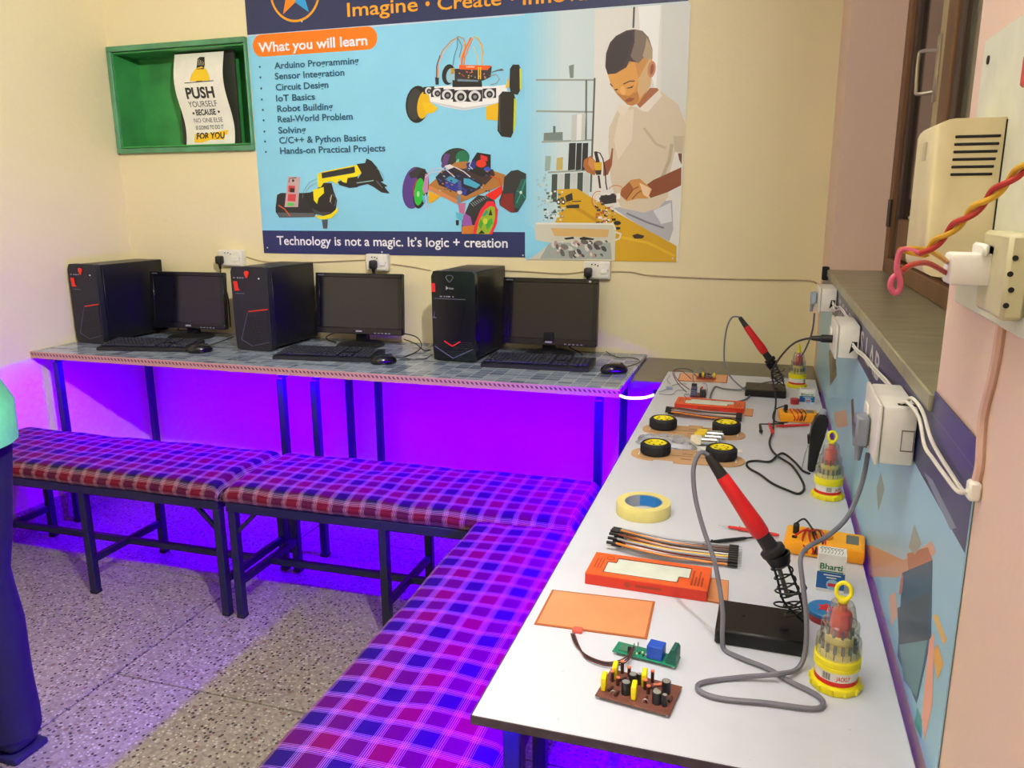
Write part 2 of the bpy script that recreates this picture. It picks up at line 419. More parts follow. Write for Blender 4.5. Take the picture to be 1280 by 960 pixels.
# dark slab in the corner between desk and workbench
SLAB = mat('dark_stone_slab', (92, 84, 80), 0.25, var=0.2, scale=14, stretch=(1, 4, 1))
t = thing('slab_shelf', 'dark stone slab shelf filling the corner between desk and white workbench', 'shelf', (-0.409, 2.633, 0))
MB().b2((0, 0, 0.712), (0.608, 0.422, 0.738), 0.002).build('slab', SLAB, t, smooth=False)
for x in (0.03, 0.57):
    MB().b2((x, 0.40, 0), (x+0.022, 0.41, 0.712), 0.002).build('bracket_post', NAVY, t, smooth=False)
# white workbench
def whiteboard():
    m, n, b = new_mat('white_laminate')
    tc = n.n('ShaderNodeTexCoord'); a = n.n('ShaderNodeTexNoise'); a.inputs['Scale'].default_value = 7; a.inputs['Detail'].default_value = 8
    n.nt.links.new(tc.outputs['Object'], a.inputs['Vector'])
    f = n.n('ShaderNodeMapRange'); f.inputs['From Min'].default_value = 0.56; f.inputs['From Max'].default_value = 0.75; n.nt.links.new(a.outputs['Fac'], f.inputs['Value'])
    v = n.n('ShaderNodeTexVoronoi'); v.inputs['Scale'].default_value = 26; n.nt.links.new(tc.outputs['Object'], v.inputs['Vector'])
    speck = n.m('LESS_THAN', v.outputs['Distance'], 0.035)
    c = n.mix(n.m('MULTIPLY', f.outputs['Result'], 0.5), (208, 212, 222), (190, 192, 201))
    c = n.mix(n.m('MULTIPLY', speck, 0.35), c, (150, 140, 135))
    n.nt.links.new(c, b.inputs['Base Color']); b.inputs['Roughness'].default_value = 0.32
    return m
WTOP = whiteboard()
TX0, TY0, TY1 = -0.2965, 0.772, 2.761
t = thing('workbench', 'long white-topped workbench covered with electronics along the window wall', 'table', (TX0, TY0, 0))
W, L = XR-0.012-TX0, TY1-TY0
MB().b2((0, 0, 0.7385), (W, L, 0.75), 0.0015).build('tabletop', WTOP, t, smooth=False)
MB().b2((0, -0.0015, 0.7375), (W, 0.0, 0.7490)).b2((-0.0015, 0, 0.7375), (0, L, 0.7490)).build('edge_band', PLY, t, smooth=False)
fr = MB()
for xx in (0.03, W-0.03): fr.bar((xx, 0.05, 0.722), (xx, L-0.16, 0.722), 0.025, 0.03)
for yy in (0.11, 0.95, 1.82): fr.bar((0.03, yy, 0.722), (W-0.03, yy, 0.722), 0.025, 0.03)
fr.build('under_frame', NAVY, t, smooth=False)
for xx in (0.018, W-0.03):
    for yy in (0.11, 0.95, 1.80):
        MB().b2((xx-0.0125, yy-0.0125, 0), (xx+0.0125, yy+0.0125, 0.71), 0.002).build('leg', NAVY, t, smooth=False)
# ---------------------------------------------------------------- plaid benches
def plaid():
    m, n, b = new_mat('plaid_cotton')
    uv = n.n('ShaderNodeUVMap', uv_map='UVMap'); sp = n.n('ShaderNodeSeparateXYZ'); n.nt.links.new(uv.outputs[0], sp.inputs[0])
    P = 0.053
    def axis(s):
        q = n.m('MULTIPLY', s, 1/P); f = n.m('FRACT', q); k = n.m('MODULO', n.m('FLOOR', q), 2.0)
        g = n.m('SUBTRACT', 0.5, n.m('ABSOLUTE', n.m('SUBTRACT', f, 0.5)))
        a = n.m('LESS_THAN', g, 0.014); c = n.m('MULTIPLY', n.m('GREATER_THAN', g, 0.060), n.m('LESS_THAN', g, 0.086)); d = n.m('MULTIPLY', n.m('GREATER_THAN', g, 0.130), n.m('LESS_THAN', g, 0.150))
        return k, n.m('MAXIMUM', n.m('MAXIMUM', a, c), n.m('MULTIPLY', d, 0.7))
    ku, lu = axis(n.m('ADD', sp.outputs[0], 10.0)); kv, lv = axis(n.m('ADD', sp.outputs[1], 10.0))
    w_ = n.m('MULTIPLY', n.m('ADD', ku, kv), 0.5)
    c = n.mix(w_, (26, 14, 46), (100, 10, 26))
    line = n.m('MINIMUM', n.m('ADD', n.m('MULTIPLY', lu, 0.36), n.m('MULTIPLY', lv, 0.32)), 0.65)
    c = n.mix(line, c, (226, 190, 178))
    w2 = n.n('ShaderNodeTexNoise'); w2.inputs['Scale'].default_value = 900; n.nt.links.new(uv.outputs[0], w2.inputs['Vector'])
    sc = n.n('ShaderNodeVectorMath', operation='SCALE'); n.nt.links.new(c, sc.inputs[0]); n.nt.links.new(n.m('MULTIPLY_ADD', w2.outputs['Fac'], 0.5, 0.75), sc.inputs['Scale'])
    n.nt.links.new(sc.outputs[0], b.inputs['Base Color']); b.inputs['Roughness'].default_value = 0.85; b.inputs['Specular IOR Level'].default_value = 0.2
    return m
PLAID = plaid()
from mathutils import noise as mnoise
def cushion(L, Wd, z0, z1, seed):
    """fabric-covered pad: section wraps front, top and back; edges rounded, surface puckered"""
    prof = [(0.012, z0-0.004)]; r = 0.030
    prof += [(0.0, z0+0.004), (-0.006, (z0+z1)/2-0.006), (-0.003, (z0+z1)/2+0.004)]
    for k in range(7):
        a = math.radians(180-90*k/6); prof.append((r+r*math.cos(a), z1-r+r*math.sin(a)))
    nt = 12
    for k in range(1, nt): prof.append((r+(Wd-2*r)*k/nt, z1+0.006*math.sin(math.pi*k/nt)))
    for k in range(7):
        a = math.radians(90-90*k/6); prof.append((Wd-r+r*math.cos(a), z1-r+r*math.sin(a)))
    prof += [(Wd+0.004, (z0+z1)/2), (Wd, z0+0.004), (Wd-0.012, z0-0.004)]
    s = [0.0]
    for a, b in zip(prof, prof[1:]): s.append(s[-1]+math.hypot(b[0]-a[0], b[1]-a[1]))
    nx = int(L/0.02); V, F, UV = [], [], []
    er = 0.03
    for i in range(nx+1):
        x = L*i/nx; e = min(x, L-x); drop = 0.0
        if e < er: drop = er - math.sqrt(max(0, er*er-(er-e)**2))
        for j, (y, z) in enumerate(prof):
            p = Vector((x*6+seed*7, y*9, z*9)); q = mnoise.noise(p); q2 = mnoise.noise(p*3.1)
            amp = 0.0065 if z > z0+0.01 else 0.002
            zz = z + q*amp + q2*0.002 if z > z0+0.02 else z
            yy = y + (q*0.006+q2*0.002 if j < 8 else 0)
            zz -= drop*max(0, (zz-z0))/(z1-z0)*0.75
            if z > z1-0.004: zz -= 0.006*math.exp(-((x-L*0.35)/0.12)**2)*abs(q)
            V.append((x, yy, zz)); UV.append((x + q2*0.002+0.004*mnoise.noise(Vector((x*3, y*3, seed))), s[j]+q*0.003))
    n = len(prof)
    for i in range(nx):
        for j in range(n-1): F.append((i*n+j, (i+1)*n+j, (i+1)*n+j+1, i*n+j+1))
    F.append(tuple(range(n))); F.append(tuple(reversed(range(nx*n, nx*n+n)))) 
    me = bpy.data.meshes.new('cushion'); me.from_pydata(V, [], F)
    ul = me.uv_layers.new(name='UVMap')
    for f in me.polygons:
        for li in f.loop_indices:
            vi = me.loops[li].vertex_index
            u = UV[vi] if len(f.vertices) == 4 else (V[vi][2]-z1+(0 if V[vi][0] < 0.1 else L), V[vi][1])
            ul.data[li].uv = u
    bm = bmesh.new(); bm.from_mesh(me); bmesh.ops.recalc_face_normals(bm, faces=bm.faces); bm.to_mesh(me); bm.free()
    me.polygons.foreach_set('use_smooth', [len(p.vertices) == 4 for p in me.polygons])
    me.materials.append(PLAID)
    return me
def bench(L, loc, rz, pairs, label, seed, braces):
    Wd = 0.385
    t = thing('plaid_bench', label, 'bench', loc, rz, 'plaid-covered benches')
    me = cushion(L, Wd, 0.408, 0.463, seed); o = bpy.data.objects.new('cushion', me); C.objects.link(o); o.parent = t
    fr = MB()
    for yy in (0.018, Wd-0.018): fr.b2((0.008, yy-0.014, 0.376), (L-0.008, yy+0.014, 0.406), 0.002)
    for xx in (0.024, L-0.024): fr.b2((xx-0.014, 0.03, 0.376), (xx+0.014, Wd-0.03, 0.406))
    fr.b2((0.01, 0.01, 0.402), (L-0.01, Wd-0.01, 0.409)); fr.build('seat_frame', STEEL, t, smooth=False)
    for px in pairs:
        for yy in (0.02, Wd-0.02):
            g = MB().b2((px-0.0135, yy-0.0135, 0.010), (px+0.0135, yy+0.0135, 0.378), 0.002).build('leg', STEEL, t, smooth=False)
            MB().b2((px-0.015, yy-0.015, 0), (px+0.015, yy+0.015, 0.014), 0.003).build('foot_cap', _M['black_rubber'], g, smooth=False)
        MB().b2((px-0.010, 0.033, 0.113), (px+0.010, Wd-0.033, 0.137), 0.002).build('cross_stretcher', STEEL, t, smooth=False)
    MB().b2((pairs[0]+0.010, Wd/2-0.011, 0.114), (pairs[-1]-0.010, Wd/2+0.011, 0.136), 0.002).build('long_stretcher', STEEL, t, smooth=False)
    for px, sx in braces:
        for yy in (0.02, Wd-0.02): MB().bar((px+sx*0.012, yy, 0.305), (px+sx*0.085, yy, 0.378), 0.012, 0.012, up=(0, 1, 0)).build('brace', STEEL, t, smooth=False)
    return t
bench(1.185, (-2.795, 1.972, 0), math.radians(0.6), (0.075, 0.622, 1.165), 'plaid bench beside the left wall, under the desk corner', 1, ((1.165, -1), (0.075, 1)))
bench(1.15, (-1.598, 1.985, 0), math.radians(0.9), (0.025, 0.553, 1.09), 'plaid bench in the middle, meeting the bench along the workbench', 2, ((0.025, 1),))
bench(1.225, (-0.352, 0.745, 0), math.radians(90), (0.08, 0.61, 1.14), 'plaid bench set along the white workbench', 3, ((0.08, 1), (1.14, -1)))
# ---------------------------------------------------------------- violet LED strips
def led_mat(name, col, power):
    m = bpy.data.materials.new(name); m.use_nodes = True; nt = m.node_tree; nt.nodes.clear()
    e = nt.nodes.new('ShaderNodeEmission'); o = nt.nodes.new('ShaderNodeOutputMaterial')
    cx = nt.nodes.new('ShaderNodeCombineXYZ')
    for i in range(3): cx.inputs[i].default_value = col[i]
    nt.links.new(cx.outputs[0], e.inputs['Color'])   # a pure violet diode lies just outside the display gamut
    e.inputs['Strength'].default_value = power
    nt.links.new(e.outputs[0], o.inputs['Surface']); _M[name] = m
    return m
LED = led_mat('violet_led', VIOLET, LED_POWER)
LEDB = led_mat('violet_led_bright', VIOLET, LED_POWER*1.7)
LEDV = led_mat('violet_led_diffused', (0.55, 0.32, 1.0), 9.0)
TAPE = mat('led_tape', (220, 220, 230), 0.4)
t = thing('led_strip', 'violet LED strip under the front edge of the computer desks', 'light strip', (0, 0, 0))
MB().b2((-2.70, 2.462, 0.7245), (-0.42, 2.472, 0.726)).build('tape', TAPE, t, smooth=False)
MB().b2((-2.70, 2.4635, 0.7225), (-0.42, 2.4705, 0.7243)).build('diodes', LED, t, smooth=False)
t = thing('led_strip', 'glowing violet LED strip spanning the gap between desk and workbench', 'light strip', (0, 0, 0))
pth = [(-0.412, 2.447, 0.730), (-0.390, 2.440, 0.726), (-0.36, 2.438, 0.727), (-0.33, 2.438, 0.731), (-0.302, 2.436, 0.742)]
MB().tube(pth, 0.0042, 8, 5).build('diodes', LEDV, t)
MB().tube([(p[0], p[1]+0.006, p[2]) for p in pth], 0.0035, 6, 5).build('tape', TAPE, t)
t = thing('led_strip', 'violet LED strip under the bench-side edge of the white workbench', 'light strip', (0, 0, 0))
MB().b2((-0.290, 0.80, 0.7370), (-0.280, 2.60, 0.7384)).build('tape', TAPE, t, smooth=False)
MB().b2((-0.2885, 0.80, 0.7342), (-0.2815, 2.60, 0.7368)).build('diodes', LEDB, t, smooth=False)
# ================================================================ computers
BLK = mat('black_case_steel', (20, 21, 25), 0.38, 0.1, var=0.12)
BLKG = mat('black_gloss_plastic', (14, 15, 19), 0.18, 0.0, var=0.1)
BLKM = mat('black_matte_plastic', (26, 27, 32), 0.5, 0.0, var=0.15)
REDP = mat('red_plastic', (226, 48, 22), 0.35)
REDT = mat('red_tag', (230, 28, 36), 0.5)
SILV = mat('silver_print', (170, 172, 178), 0.35, 0.4)
GREYL = mat('grey_line', (96, 100, 112), 0.4, 0.3)
def tower(kind, loc, rz, w_, d_, h, label):
    t = thing('computer_tower', label, 'computer', loc, rz)
    case = MB().b2((0.004, 0.018, 0.012), (w_-0.004, d_, h-0.004), 0.003).build('case', BLK, t)
    MB().b2((w_-0.0042, 0.03, 0.02), (w_-0.002, d_-0.006, h-0.012), 0.001).build('side_panel', BLK, case)
    # bezel with a bowed front and a rounded foot
    pts = [(0.004, 0.006)] + [(0.002, 0.03), (0, 0.06), (0, h-0.02), (0.008, h-0.002), (0.02, h), (w_-0.02, h), (w_-0.006, h-0.003), (w_, h-0.018), (w_, 0.04), (w_-0.004, 0.008), (w_-0.02, 0.002), (0.02, 0.002)]
    bz = MB().prism(pts, -0.004, 0.020, 'y')
    bz.build('front_bezel', BLKG if kind == 'b' else BLKM, t)
    f = -0.0045
    if kind == 'a':
        hx, hz = 0.45*w_, h-0.030
        MB().prism([(hx-0.010, hz+0.010), (hx-0.004, hz+0.014), (hx+0.004, hz+0.014), (hx+0.012, hz+0.010), (hx+0.010, hz-0.002), (hx+0.002, hz-0.014), (hx-0.004, hz-0.012), (hx-0.009, hz)], f-0.003, f, 'y').build('emblem', REDP, t)
        MB().prism([(0.012, h-0.058), (0.030, h-0.058), (0.034, h-0.088), (0.042, h-0.094), (0.016, h-0.096)], f-0.003, f, 'y').build('badge', REDP, t)
        for k, x in enumerate((0.012, 0.030, 0.042, 0.054)): MB().b2((x, f-0.001, h-0.046), (x+0.008, f, h-0.042)).build('port', SILV, t, smooth=False)
        MB().cyl((w_*0.78, f-0.002, h-0.045), (w_*0.78, f, h-0.045), 0.003, seg=10).build('power_light', mat('white_light', (230, 230, 235), 0.3), t)
        MB().b2((0.018, f-0.0008, h-0.108), (0.060, f, h-0.105)).build('wordmark', GREYL, t, smooth=False)
        MB().bar((0.075, f, h*0.475), (w_-0.006, f, h*0.51), 0.004, 0.007, up=(0, 1, 0)).build('accent_slash', REDP, t)
        pan = MB().prism([(0.070, h*0.46), (w_-0.008, h*0.50), (w_-0.006, 0.030), (0.075, 0.020), (0.030, 0.045)], f-0.002, f, 'y').build('lower_panel', BLKM, t, smooth=False)
        ln = MB(); ln.bar((0.070, f-0.003, h*0.46), (0.030, f-0.003, 0.045), 0.002); ln.bar((0.030, f-0.003, 0.045), (0.08, f-0.003, 0.021), 0.002); ln.bar((0.08, f-0.003, 0.021), (w_-0.008, f-0.003, 0.040), 0.002)
        ln.build('outline', GREYL, pan, smooth=False)
        for k in range(14): MB().b2((0.058-0.001*k, f-0.0032, 0.045+k*0.0075), (w_-0.012, f-0.002, 0.048+k*0.0075)).build('grille_bar', BLK, pan, smooth=False)
    else:
        ex, ez = w_*0.42, h-0.028
        sh = [(ex-0.014, ez+0.004), (ex-0.008, ez+0.012), (ex+0.010, ez+0.012), (ex+0.016, ez+0.004), (ex+0.004, ez-0.012), (ex-0.002, ez-0.012)]
        e = MB()
        for a, b in zip(sh, sh[1:]+sh[:1]): e.bar((a[0], f-0.001, a[1]), (b[0], f-0.001, b[1]), 0.002, 0.003, up=(0, 1, 0))
        e.build('emblem', GREYL, t, smooth=False)
        MB().b2((0.001, f-0.002, h-0.078), (0.016, f, h-0.046)).build('red_tag', REDT, t, smooth=False)
        MB().prism([(ex-0.014, h-0.070), (ex-0.014, h-0.055), (ex-0.004, h-0.0625)], f-0.001, f, 'y').build('logo_mark', SILV, t, smooth=False)
        fr_ = lambda u, v, d: Vector((u, f-0.0006-d, v))
        text_obj('wordmark', 'Enter', SILV, ex-0.002, ex+0.018, h-0.0665, 0.008, fr_, t, 0.01)
        MB().b2((0.012, f-0.001, h-0.1035), (w_*0.78, f, h-0.1010)).build('port_line', GREYL, t, smooth=False)
        for k, x in enumerate((0.034, 0.050, 0.059, 0.066, 0.085)): MB().b2((x, f-0.001, h-0.096), (x+(0.009 if k in (0, 3) else 0.004), f, h-0.092)).build('port', SILV, t, smooth=False)
        MB().prism([(0.004, h*0.49), (0.012, h*0.56), (0.009, h*0.50), (0.020, h*0.48), (0.004, h*0.475)], f-0.001, f, 'y').build('side_mark', GREYL, t, smooth=False)
        cx = w_*0.46
        ch = MB(); ch.bar((cx-0.032, f-0.001, 0.078), (cx, f-0.001, 0.060), 0.004, 0.006, up=(0, 1, 0)); ch.bar((cx, f-0.001, 0.060), (cx+0.032, f-0.001, 0.078), 0.004, 0.006, up=(0, 1, 0)); ch.build('chevron', REDT, t, smooth=False)
        c2 = MB(); c2.bar((0.008, f-0.001, 0.056), (cx+0.002, f-0.001, 0.014), 0.003, 0.003, up=(0, 1, 0)); c2.bar((cx+0.002, f-0.001, 0.014), (w_-0.012, f-0.001, 0.052), 0.003, 0.003, up=(0, 1, 0)); c2.build('silver_chevron', GREYL, t, smooth=False)
        for k in range(8):
            z = 0.026+k*0.0068; dx = max(0, (z-0.014)*1.55)
            MB().b2((max(0.010, cx-dx-0.004), f-0.0012, z), (min(w_-0.012, cx+dx+0.004), f, z+0.0026)).build('grille_bar', BLK, t, smooth=False)
        MB().prism([(w_*0.50, 0.085), (w_*0.58, 0.085), (w_*0.80, h-0.11), (w_*0.66, h-0.11)], f-0.0012, f, 'y').build('gloss_panel', BLKG, t, smooth=False)
    for x in (0.025, w_-0.025):
        for y in (0.05, d_-0.05): MB().cyl((x, y, 0), (x, y, 0.014), 0.011, seg=12).build('foot', _M['black_rubber'], t)
    return t
tower('a', (-2.809, 2.664, DESK_Z), math.radians(-4), 0.160, 0.36, 0.338, 'black computer tower with red heart emblem, standing in the room corner')
tower('a', (-2.030, 2.706, DESK_Z), math.radians(-2), 0.172, 0.33, 0.338, 'black computer tower with red heart emblem, between two monitors')
tower('b', (-1.168, 2.720, DESK_Z), math.radians(-2), 0.174, 0.33, 0.338, 'black computer tower with red chevron and shield emblem')
SCREEN = mat('dark_screen', (16, 16, 26), 0.10, 0.0, var=0.05, spec=0.6)
def monitor(cx, y, w_, z0, z1, rz, base, label):
    t = thing('monitor', label, 'monitor', (cx, y, DESK_Z), rz)
    h = z1-z0; tilt = Matrix.Rotation(math.radians(-4), 4, 'X'); zc = (z0+z1)/2-DESK_Z
    T = Matrix.Translation((0, 0, zc)) @ tilt
    hs = MB(T).box((0, 0.014, 0), (w_, 0.024, h), 0.004).box((0, 0.032, -0.01), (w_*0.7, 0.03, h*0.7), 0.012).build('housing', BLKM, t)
    bz = MB(T)
    bt, bb = 0.017, 0.026
    bz.b2((-w_/2, -0.004, h/2-bt), (w_/2, 0.004, h/2), 0.002); bz.b2((-w_/2, -0.004, -h/2), (w_/2, 0.004, -h/2+bb), 0.002)
    bz.b2((-w_/2, -0.004, -h/2+bb), (-w_/2+bt, 0.004, h/2-bt), 0.001); bz.b2((w_/2-bt, -0.004, -h/2+bb), (w_/2, 0.004, h/2-bt), 0.001)
    bz.build('bezel', BLKG, t)
    MB(T).b2((-w_/2+bt, 0.0, -h/2+bb), (w_/2-bt, 0.003, h/2-bt)).build('screen', SCREEN, t, smooth=False)
    MB(T).b2((-0.014, -0.0052, -h/2+0.009), (0.014, -0.004, -h/2+0.016), 0.0008).build('logo_plate', SILV, t, smooth=False)
    for k in range(5): MB(T).b2((w_/2-0.125+k*0.016, -0.0050, -h/2+0.005), (w_/2-0.117+k*0.016, -0.004, -h/2+0.008)).build('button', SILV, t, smooth=False)
    MB(T).b2((-w_/2+0.012, -0.0046, h/2-0.011), (-w_/2+0.040, -0.004, h/2-0.006)).build('name_strip', GREYL, t, smooth=False)
    MB(T).b2((w_/2-0.036, -0.0046, h/2-0.012), (w_/2-0.026, -0.004, h/2-0.005)).build('sticker', SILV, t, smooth=False)
    bx, by = base[0], base[1]
    MB().prism([(bx-0.026, 0.012), (bx+0.026, 0.012), (bx+0.018, z0-DESK_Z+0.05), (bx-0.018, z0-DESK_Z+0.05)], by-0.012, by+0.018, 'y').build('neck', BLKG, t)
    MB().lathe([(0, 0), (0.098, 0), (0.10, 0.004), (0.094, 0.010), (0.03, 0.016), (0, 0.016)], (0, 0, 0), 32).build('base', BLKM, t)
    b = t.children[-1]; b.location = (bx, by, 0); b.scale = (1.0, 0.72, 1)
    return t
mon_a = monitor(-2.418, 2.905, 0.375, 0.792, 1.040, math.radians(2), (0.0, 0.02), 'black monitor with grey-tinted screen, between the two heart-emblem towers')
mon_b = monitor(-1.585, 2.925, 0.388, 0.800, 1.050, math.radians(2), (0.0, 0.02), 'black monitor between the heart-emblem tower and the red chevron tower')
mon_c = monitor(-0.775, 2.940, 0.375, 0.790, 1.047, math.radians(0), (0.0, 0.0), 'black monitor beside the slab shelf, under the white wall socket')
KEYS = mat('black_keys', (40, 43, 56), 0.42, var=0.1)
def keyboard(fl_, fr_, d_, label):
    a = Vector(fl_); b = Vector(fr_); L = (b-a).length; rz = math.atan2(b.y-a.y, b.x-a.x)
    t = thing('keyboard', label, 'keyboard', (a.x, a.y, DESK_Z), rz)
    M_ = Matrix.Rotation(math.radians(3.0), 4, 'X')
    MB().prism([(0, 0), (0, 0.010), (0.01, 0.014), (d_, 0.024), (d_+0.004, 0.020), (d_+0.004, 0)], 0, L, 'x').build('body', BLKM, t)
    k = MB()
    def row(y, cells):
        for x, w_ in cells: k.box((x+w_/2, y, 0.0175+0.07*y+0.002), (w_-0.0028, 0.0135, 0.007), 0.0015)
    u = L*0.042
    for r in range(6):
        y = 0.022 + r*(d_-0.040)/5
        row(y, [(0.010+u*c*0.98, u) for c in range(15)] if r else [(0.010, u*1.4), (0.010+u*1.4, u*1.2), (0.010+u*2.6, u*1.2), (0.010+u*3.8, u*6), (0.010+u*9.8, u*1.2), (0.010+u*11, u*1.2), (0.010+u*12.2, u*2.4)])
        row(y, [(L*0.665+u*c, u) for c in range(3)] if r not in (2,) else [])
        if r < 5: row(y, [(L*0.81+u*c, u) for c in range(4)])
    k.build('keys', KEYS, t, smooth=False, kind='stuff')
    MB().b2((L*0.82, d_-0.018, 0.0225), (L*0.94, d_-0.012, 0.0245)).build('indicator_lights', SILV, t, smooth=False)
    return t
keyboard((-2.580, 2.532), (-2.197, 2.600), 0.150, 'black keyboard in front of the tower in the room corner')
keyboard((-1.774, 2.570), (-1.377, 2.614), 0.150, 'black keyboard in front of the middle monitor')
keyboard((-0.957, 2.653), (-0.560, 2.669), 0.150, 'black keyboard beside the red chevron tower')
def mouse(loc, rz, label):
    t = thing('computer_mouse', label, 'mouse', loc, rz)
    b = MB(); b.lathe([(0.0, 0.0), (0.030, 0), (0.033, 0.006), (0.031, 0.018), (0.024, 0.028), (0.012, 0.033), (0, 0.034)], (0, 0, 0), 24)
    o = b.build('shell', BLKG, t); o.scale = (1.5, 0.95, 1)
    MB().cyl((0.026, -0.003, 0.028), (0.026, 0.003, 0.028), 0.007, seg=12).build('scroll_wheel', BLKM, t)
    MB().tube([(0.012, 0.0, 0.0335), (0.030, 0, 0.0262), (0.044, 0, 0.016)], 0.0006, 5, 4).build('button_seam', GREYL, t)
    return t
mou_a = mouse((-2.142, 2.618, DESK_Z), math.radians(40), 'black computer mouse in front of the heart-emblem tower between monitors')
mou_b = mouse((-1.325, 2.615, DESK_Z), math.radians(35), 'black computer mouse at the end of the middle keyboard')
mou_c = mouse((-0.475, 2.690, DESK_Z), math.radians(25), 'black computer mouse near the slab shelf')
CAB = mat('black_cable', (20, 20, 22), 0.5)
def cable(name, pts, r, m, label, cat='cable', group=None, sub=6):
    return tag(MB().tube(pts, r, 7, sub).build(name, m), label, cat, group)
Z_ = DESK_Z+0.003
def dz(*pp): return [at(x, y, 'z', Z_+(p[0] if p else 0)) for x, y, *p in pp]
give(cable('mouse_cable', dz((781, 459, 0.005), (797, 454), (799, 450), (790, 447), (772, 446.5), (760, 441), (753, 434)), 0.0018, CAB, 'thin black mouse cable curling beside the monitor by the slab shelf'), mou_c)
give(cable('mouse_cable', dz((483, 446, 0.005), (500, 447), (515, 449), (532, 448), (540, 443)), 0.0018, CAB, 'thin black mouse cable running to the red chevron tower'), mou_b)
give(cable('mouse_cable', dz((261, 432, 0.005), (272, 428), (284, 424), (292, 421)), 0.0018, CAB, 'thin black mouse cable behind the heart-emblem tower'), mou_a)
p0 = at(500, 416, 'y', 2.96); p1 = at(520, 421, 'y', 2.95); p2 = at(527, 432, 'y', 2.92)
give(cable('monitor_cable', [p0, p1, p2, *dz((520, 440), (505, 446))], 0.0022, CAB, 'black cable looping out from behind the middle monitor'), mon_b)
give(cable('monitor_cable', [at(505, 424, 'y', 2.93), at(520, 430, 'y', 2.90), *dz((530, 438), (538, 437))], 0.0022, CAB, 'black cable lying from the middle monitor to the tower beside it'), mon_b)
give(cable('monitor_cable', [at(418, 416, 'y', 2.97), at(408, 421, 'y', 2.97), *dz((412, 426), (420, 428))], 0.0025, CAB, 'short black cable hanging below the middle monitor'), mon_b)
give(cable('monitor_cable', [at(717, 428, 'y', 2.96), at(712, 434, 'y', 2.96), *dz((724, 440), (728, 444))], 0.0025, CAB, 'short black cable hanging below the monitor by the slab shelf'), mon_c)
give(cable('monitor_cable', [at(224, 410, 'y', 2.99), at(222, 413, 'y', 2.99), *dz((228, 413), (240, 413))], 0.0025, CAB, 'short black cable hanging below the monitor in the room corner'), mon_a)
# ================================================================ things on the back wall
YW = YB - 0.0015
def bw(px, py):
    """banner-plane coordinates (x, z) of a pixel"""
    p = at(px, py, 'y', YW); return (p.x, p.z)
def bframe(u, v, d): return Vector((u, YW-0.0012-d, v))
BX0, BX1, BZ0, BZH, BZT = -2.110, -0.308, 1.1165, 2.0144, 2.46
ban = thing('wall_banner', 'large printed vinyl banner about learning robotics on the back wall', 'banner', (0, 0, 0))
def vinyl_mat(name, rgb):
    m = mat(name, rgb, 0.34, 0, var=0.03, scale=5, bump=0.10, bscale=6, spec=0.5)
    return m
sh = MB()
nx, nz = 40, 24; vv = []
for i in range(nx+1):
    col = []
    for j in range(nz+1):
        x = BX0+(BX1-BX0)*i/nx; z = BZ0+(BZT-BZ0)*j/nz
        col.append(sh.b.verts.new((x, YW-0.0010, z)))
    vv.append(col)
for i in range(nx):
    for j in range(nz): sh.b.faces.new([vv[i][j], vv[i+1][j], vv[i+1][j+1], vv[i][j+1]])
r = bmesh.ops.extrude_face_region(sh.b, geom=list(sh.b.faces)); bmesh.ops.translate(sh.b, verts=[g for g in r['geom'] if isinstance(g, bmesh.types.BMVert)], vec=(0, 0.0008, 0))
sh.build('sheet', vinyl_mat('light_blue_vinyl', (138, 212, 240)), ban, smooth=False)
def Z(ox, oy, k, pts): return [bw(ox+x/k, oy+y/k) for x, y in pts]
INK = color_mat('banner_ink', 0.34, 0.5)
A = []            # printed shapes in order
def add(rgb, pts): A.append((rgb, pts))
def rect(px): return px
# header and foot bands
hz = BZH
add((40, 50, 92), [(BX0, hz), (BX1, hz), (BX1, BZT), (BX0, BZT)])
add((196, 214, 232), [(BX0, hz-0.006), (-0.75, hz-0.006), (-0.75, hz), (BX0, hz)])
fz = bw(330, 288)[1]; fx = bw(657, 300)[0]
add((34, 44, 98), [(BX0, BZ0), (fx, BZ0), (fx, fz), (BX0, fz)])
# logo: ring with a two-tone star
lc = bw(368.4, -11); lr = abs(bw(400.4, -11)[0]-lc[0])
add((232, 160, 30), ellipse(lc[0], lc[1], lr, lr, n=48)); add((44, 52, 92), ellipse(lc[0], lc[1], lr*0.92, lr*0.92, n=48))
def star(c, R, r, half):
    pts = []
    for i in range(10):
        a = math.radians(90+36*i); q = R if i % 2 == 0 else r
        pts.append((c[0]+q*math.cos(a), c[1]+q*math.sin(a)))
    return ([pts[0]]+pts[1:6]) if half == 'l' else ([pts[0]]+pts[5:][::-1][:0]+pts[9:4:-1])
s5 = star(lc, lr*0.88, lr*0.36, 'l'); add((240, 140, 20), s5)
s6 = star(lc, lr*0.88, lr*0.36, 'r'); add((40, 160, 220), s6)
# orange lozenge
p = bw(316, 56); q = bw(472, 50); lz0, lz1 = bw(395, 66.5)[1], bw(395, 38)[1]; rr = (lz1-lz0)/2
loz = ellipse(p[0]+rr, (lz0+lz1)/2, rr, rr, n=12, a0=90, a1=270)+ellipse(q[0]-rr, (lz0+lz1)/2, rr, rr, n=12, a0=-90, a1=90)
add((244, 126, 14), loz)
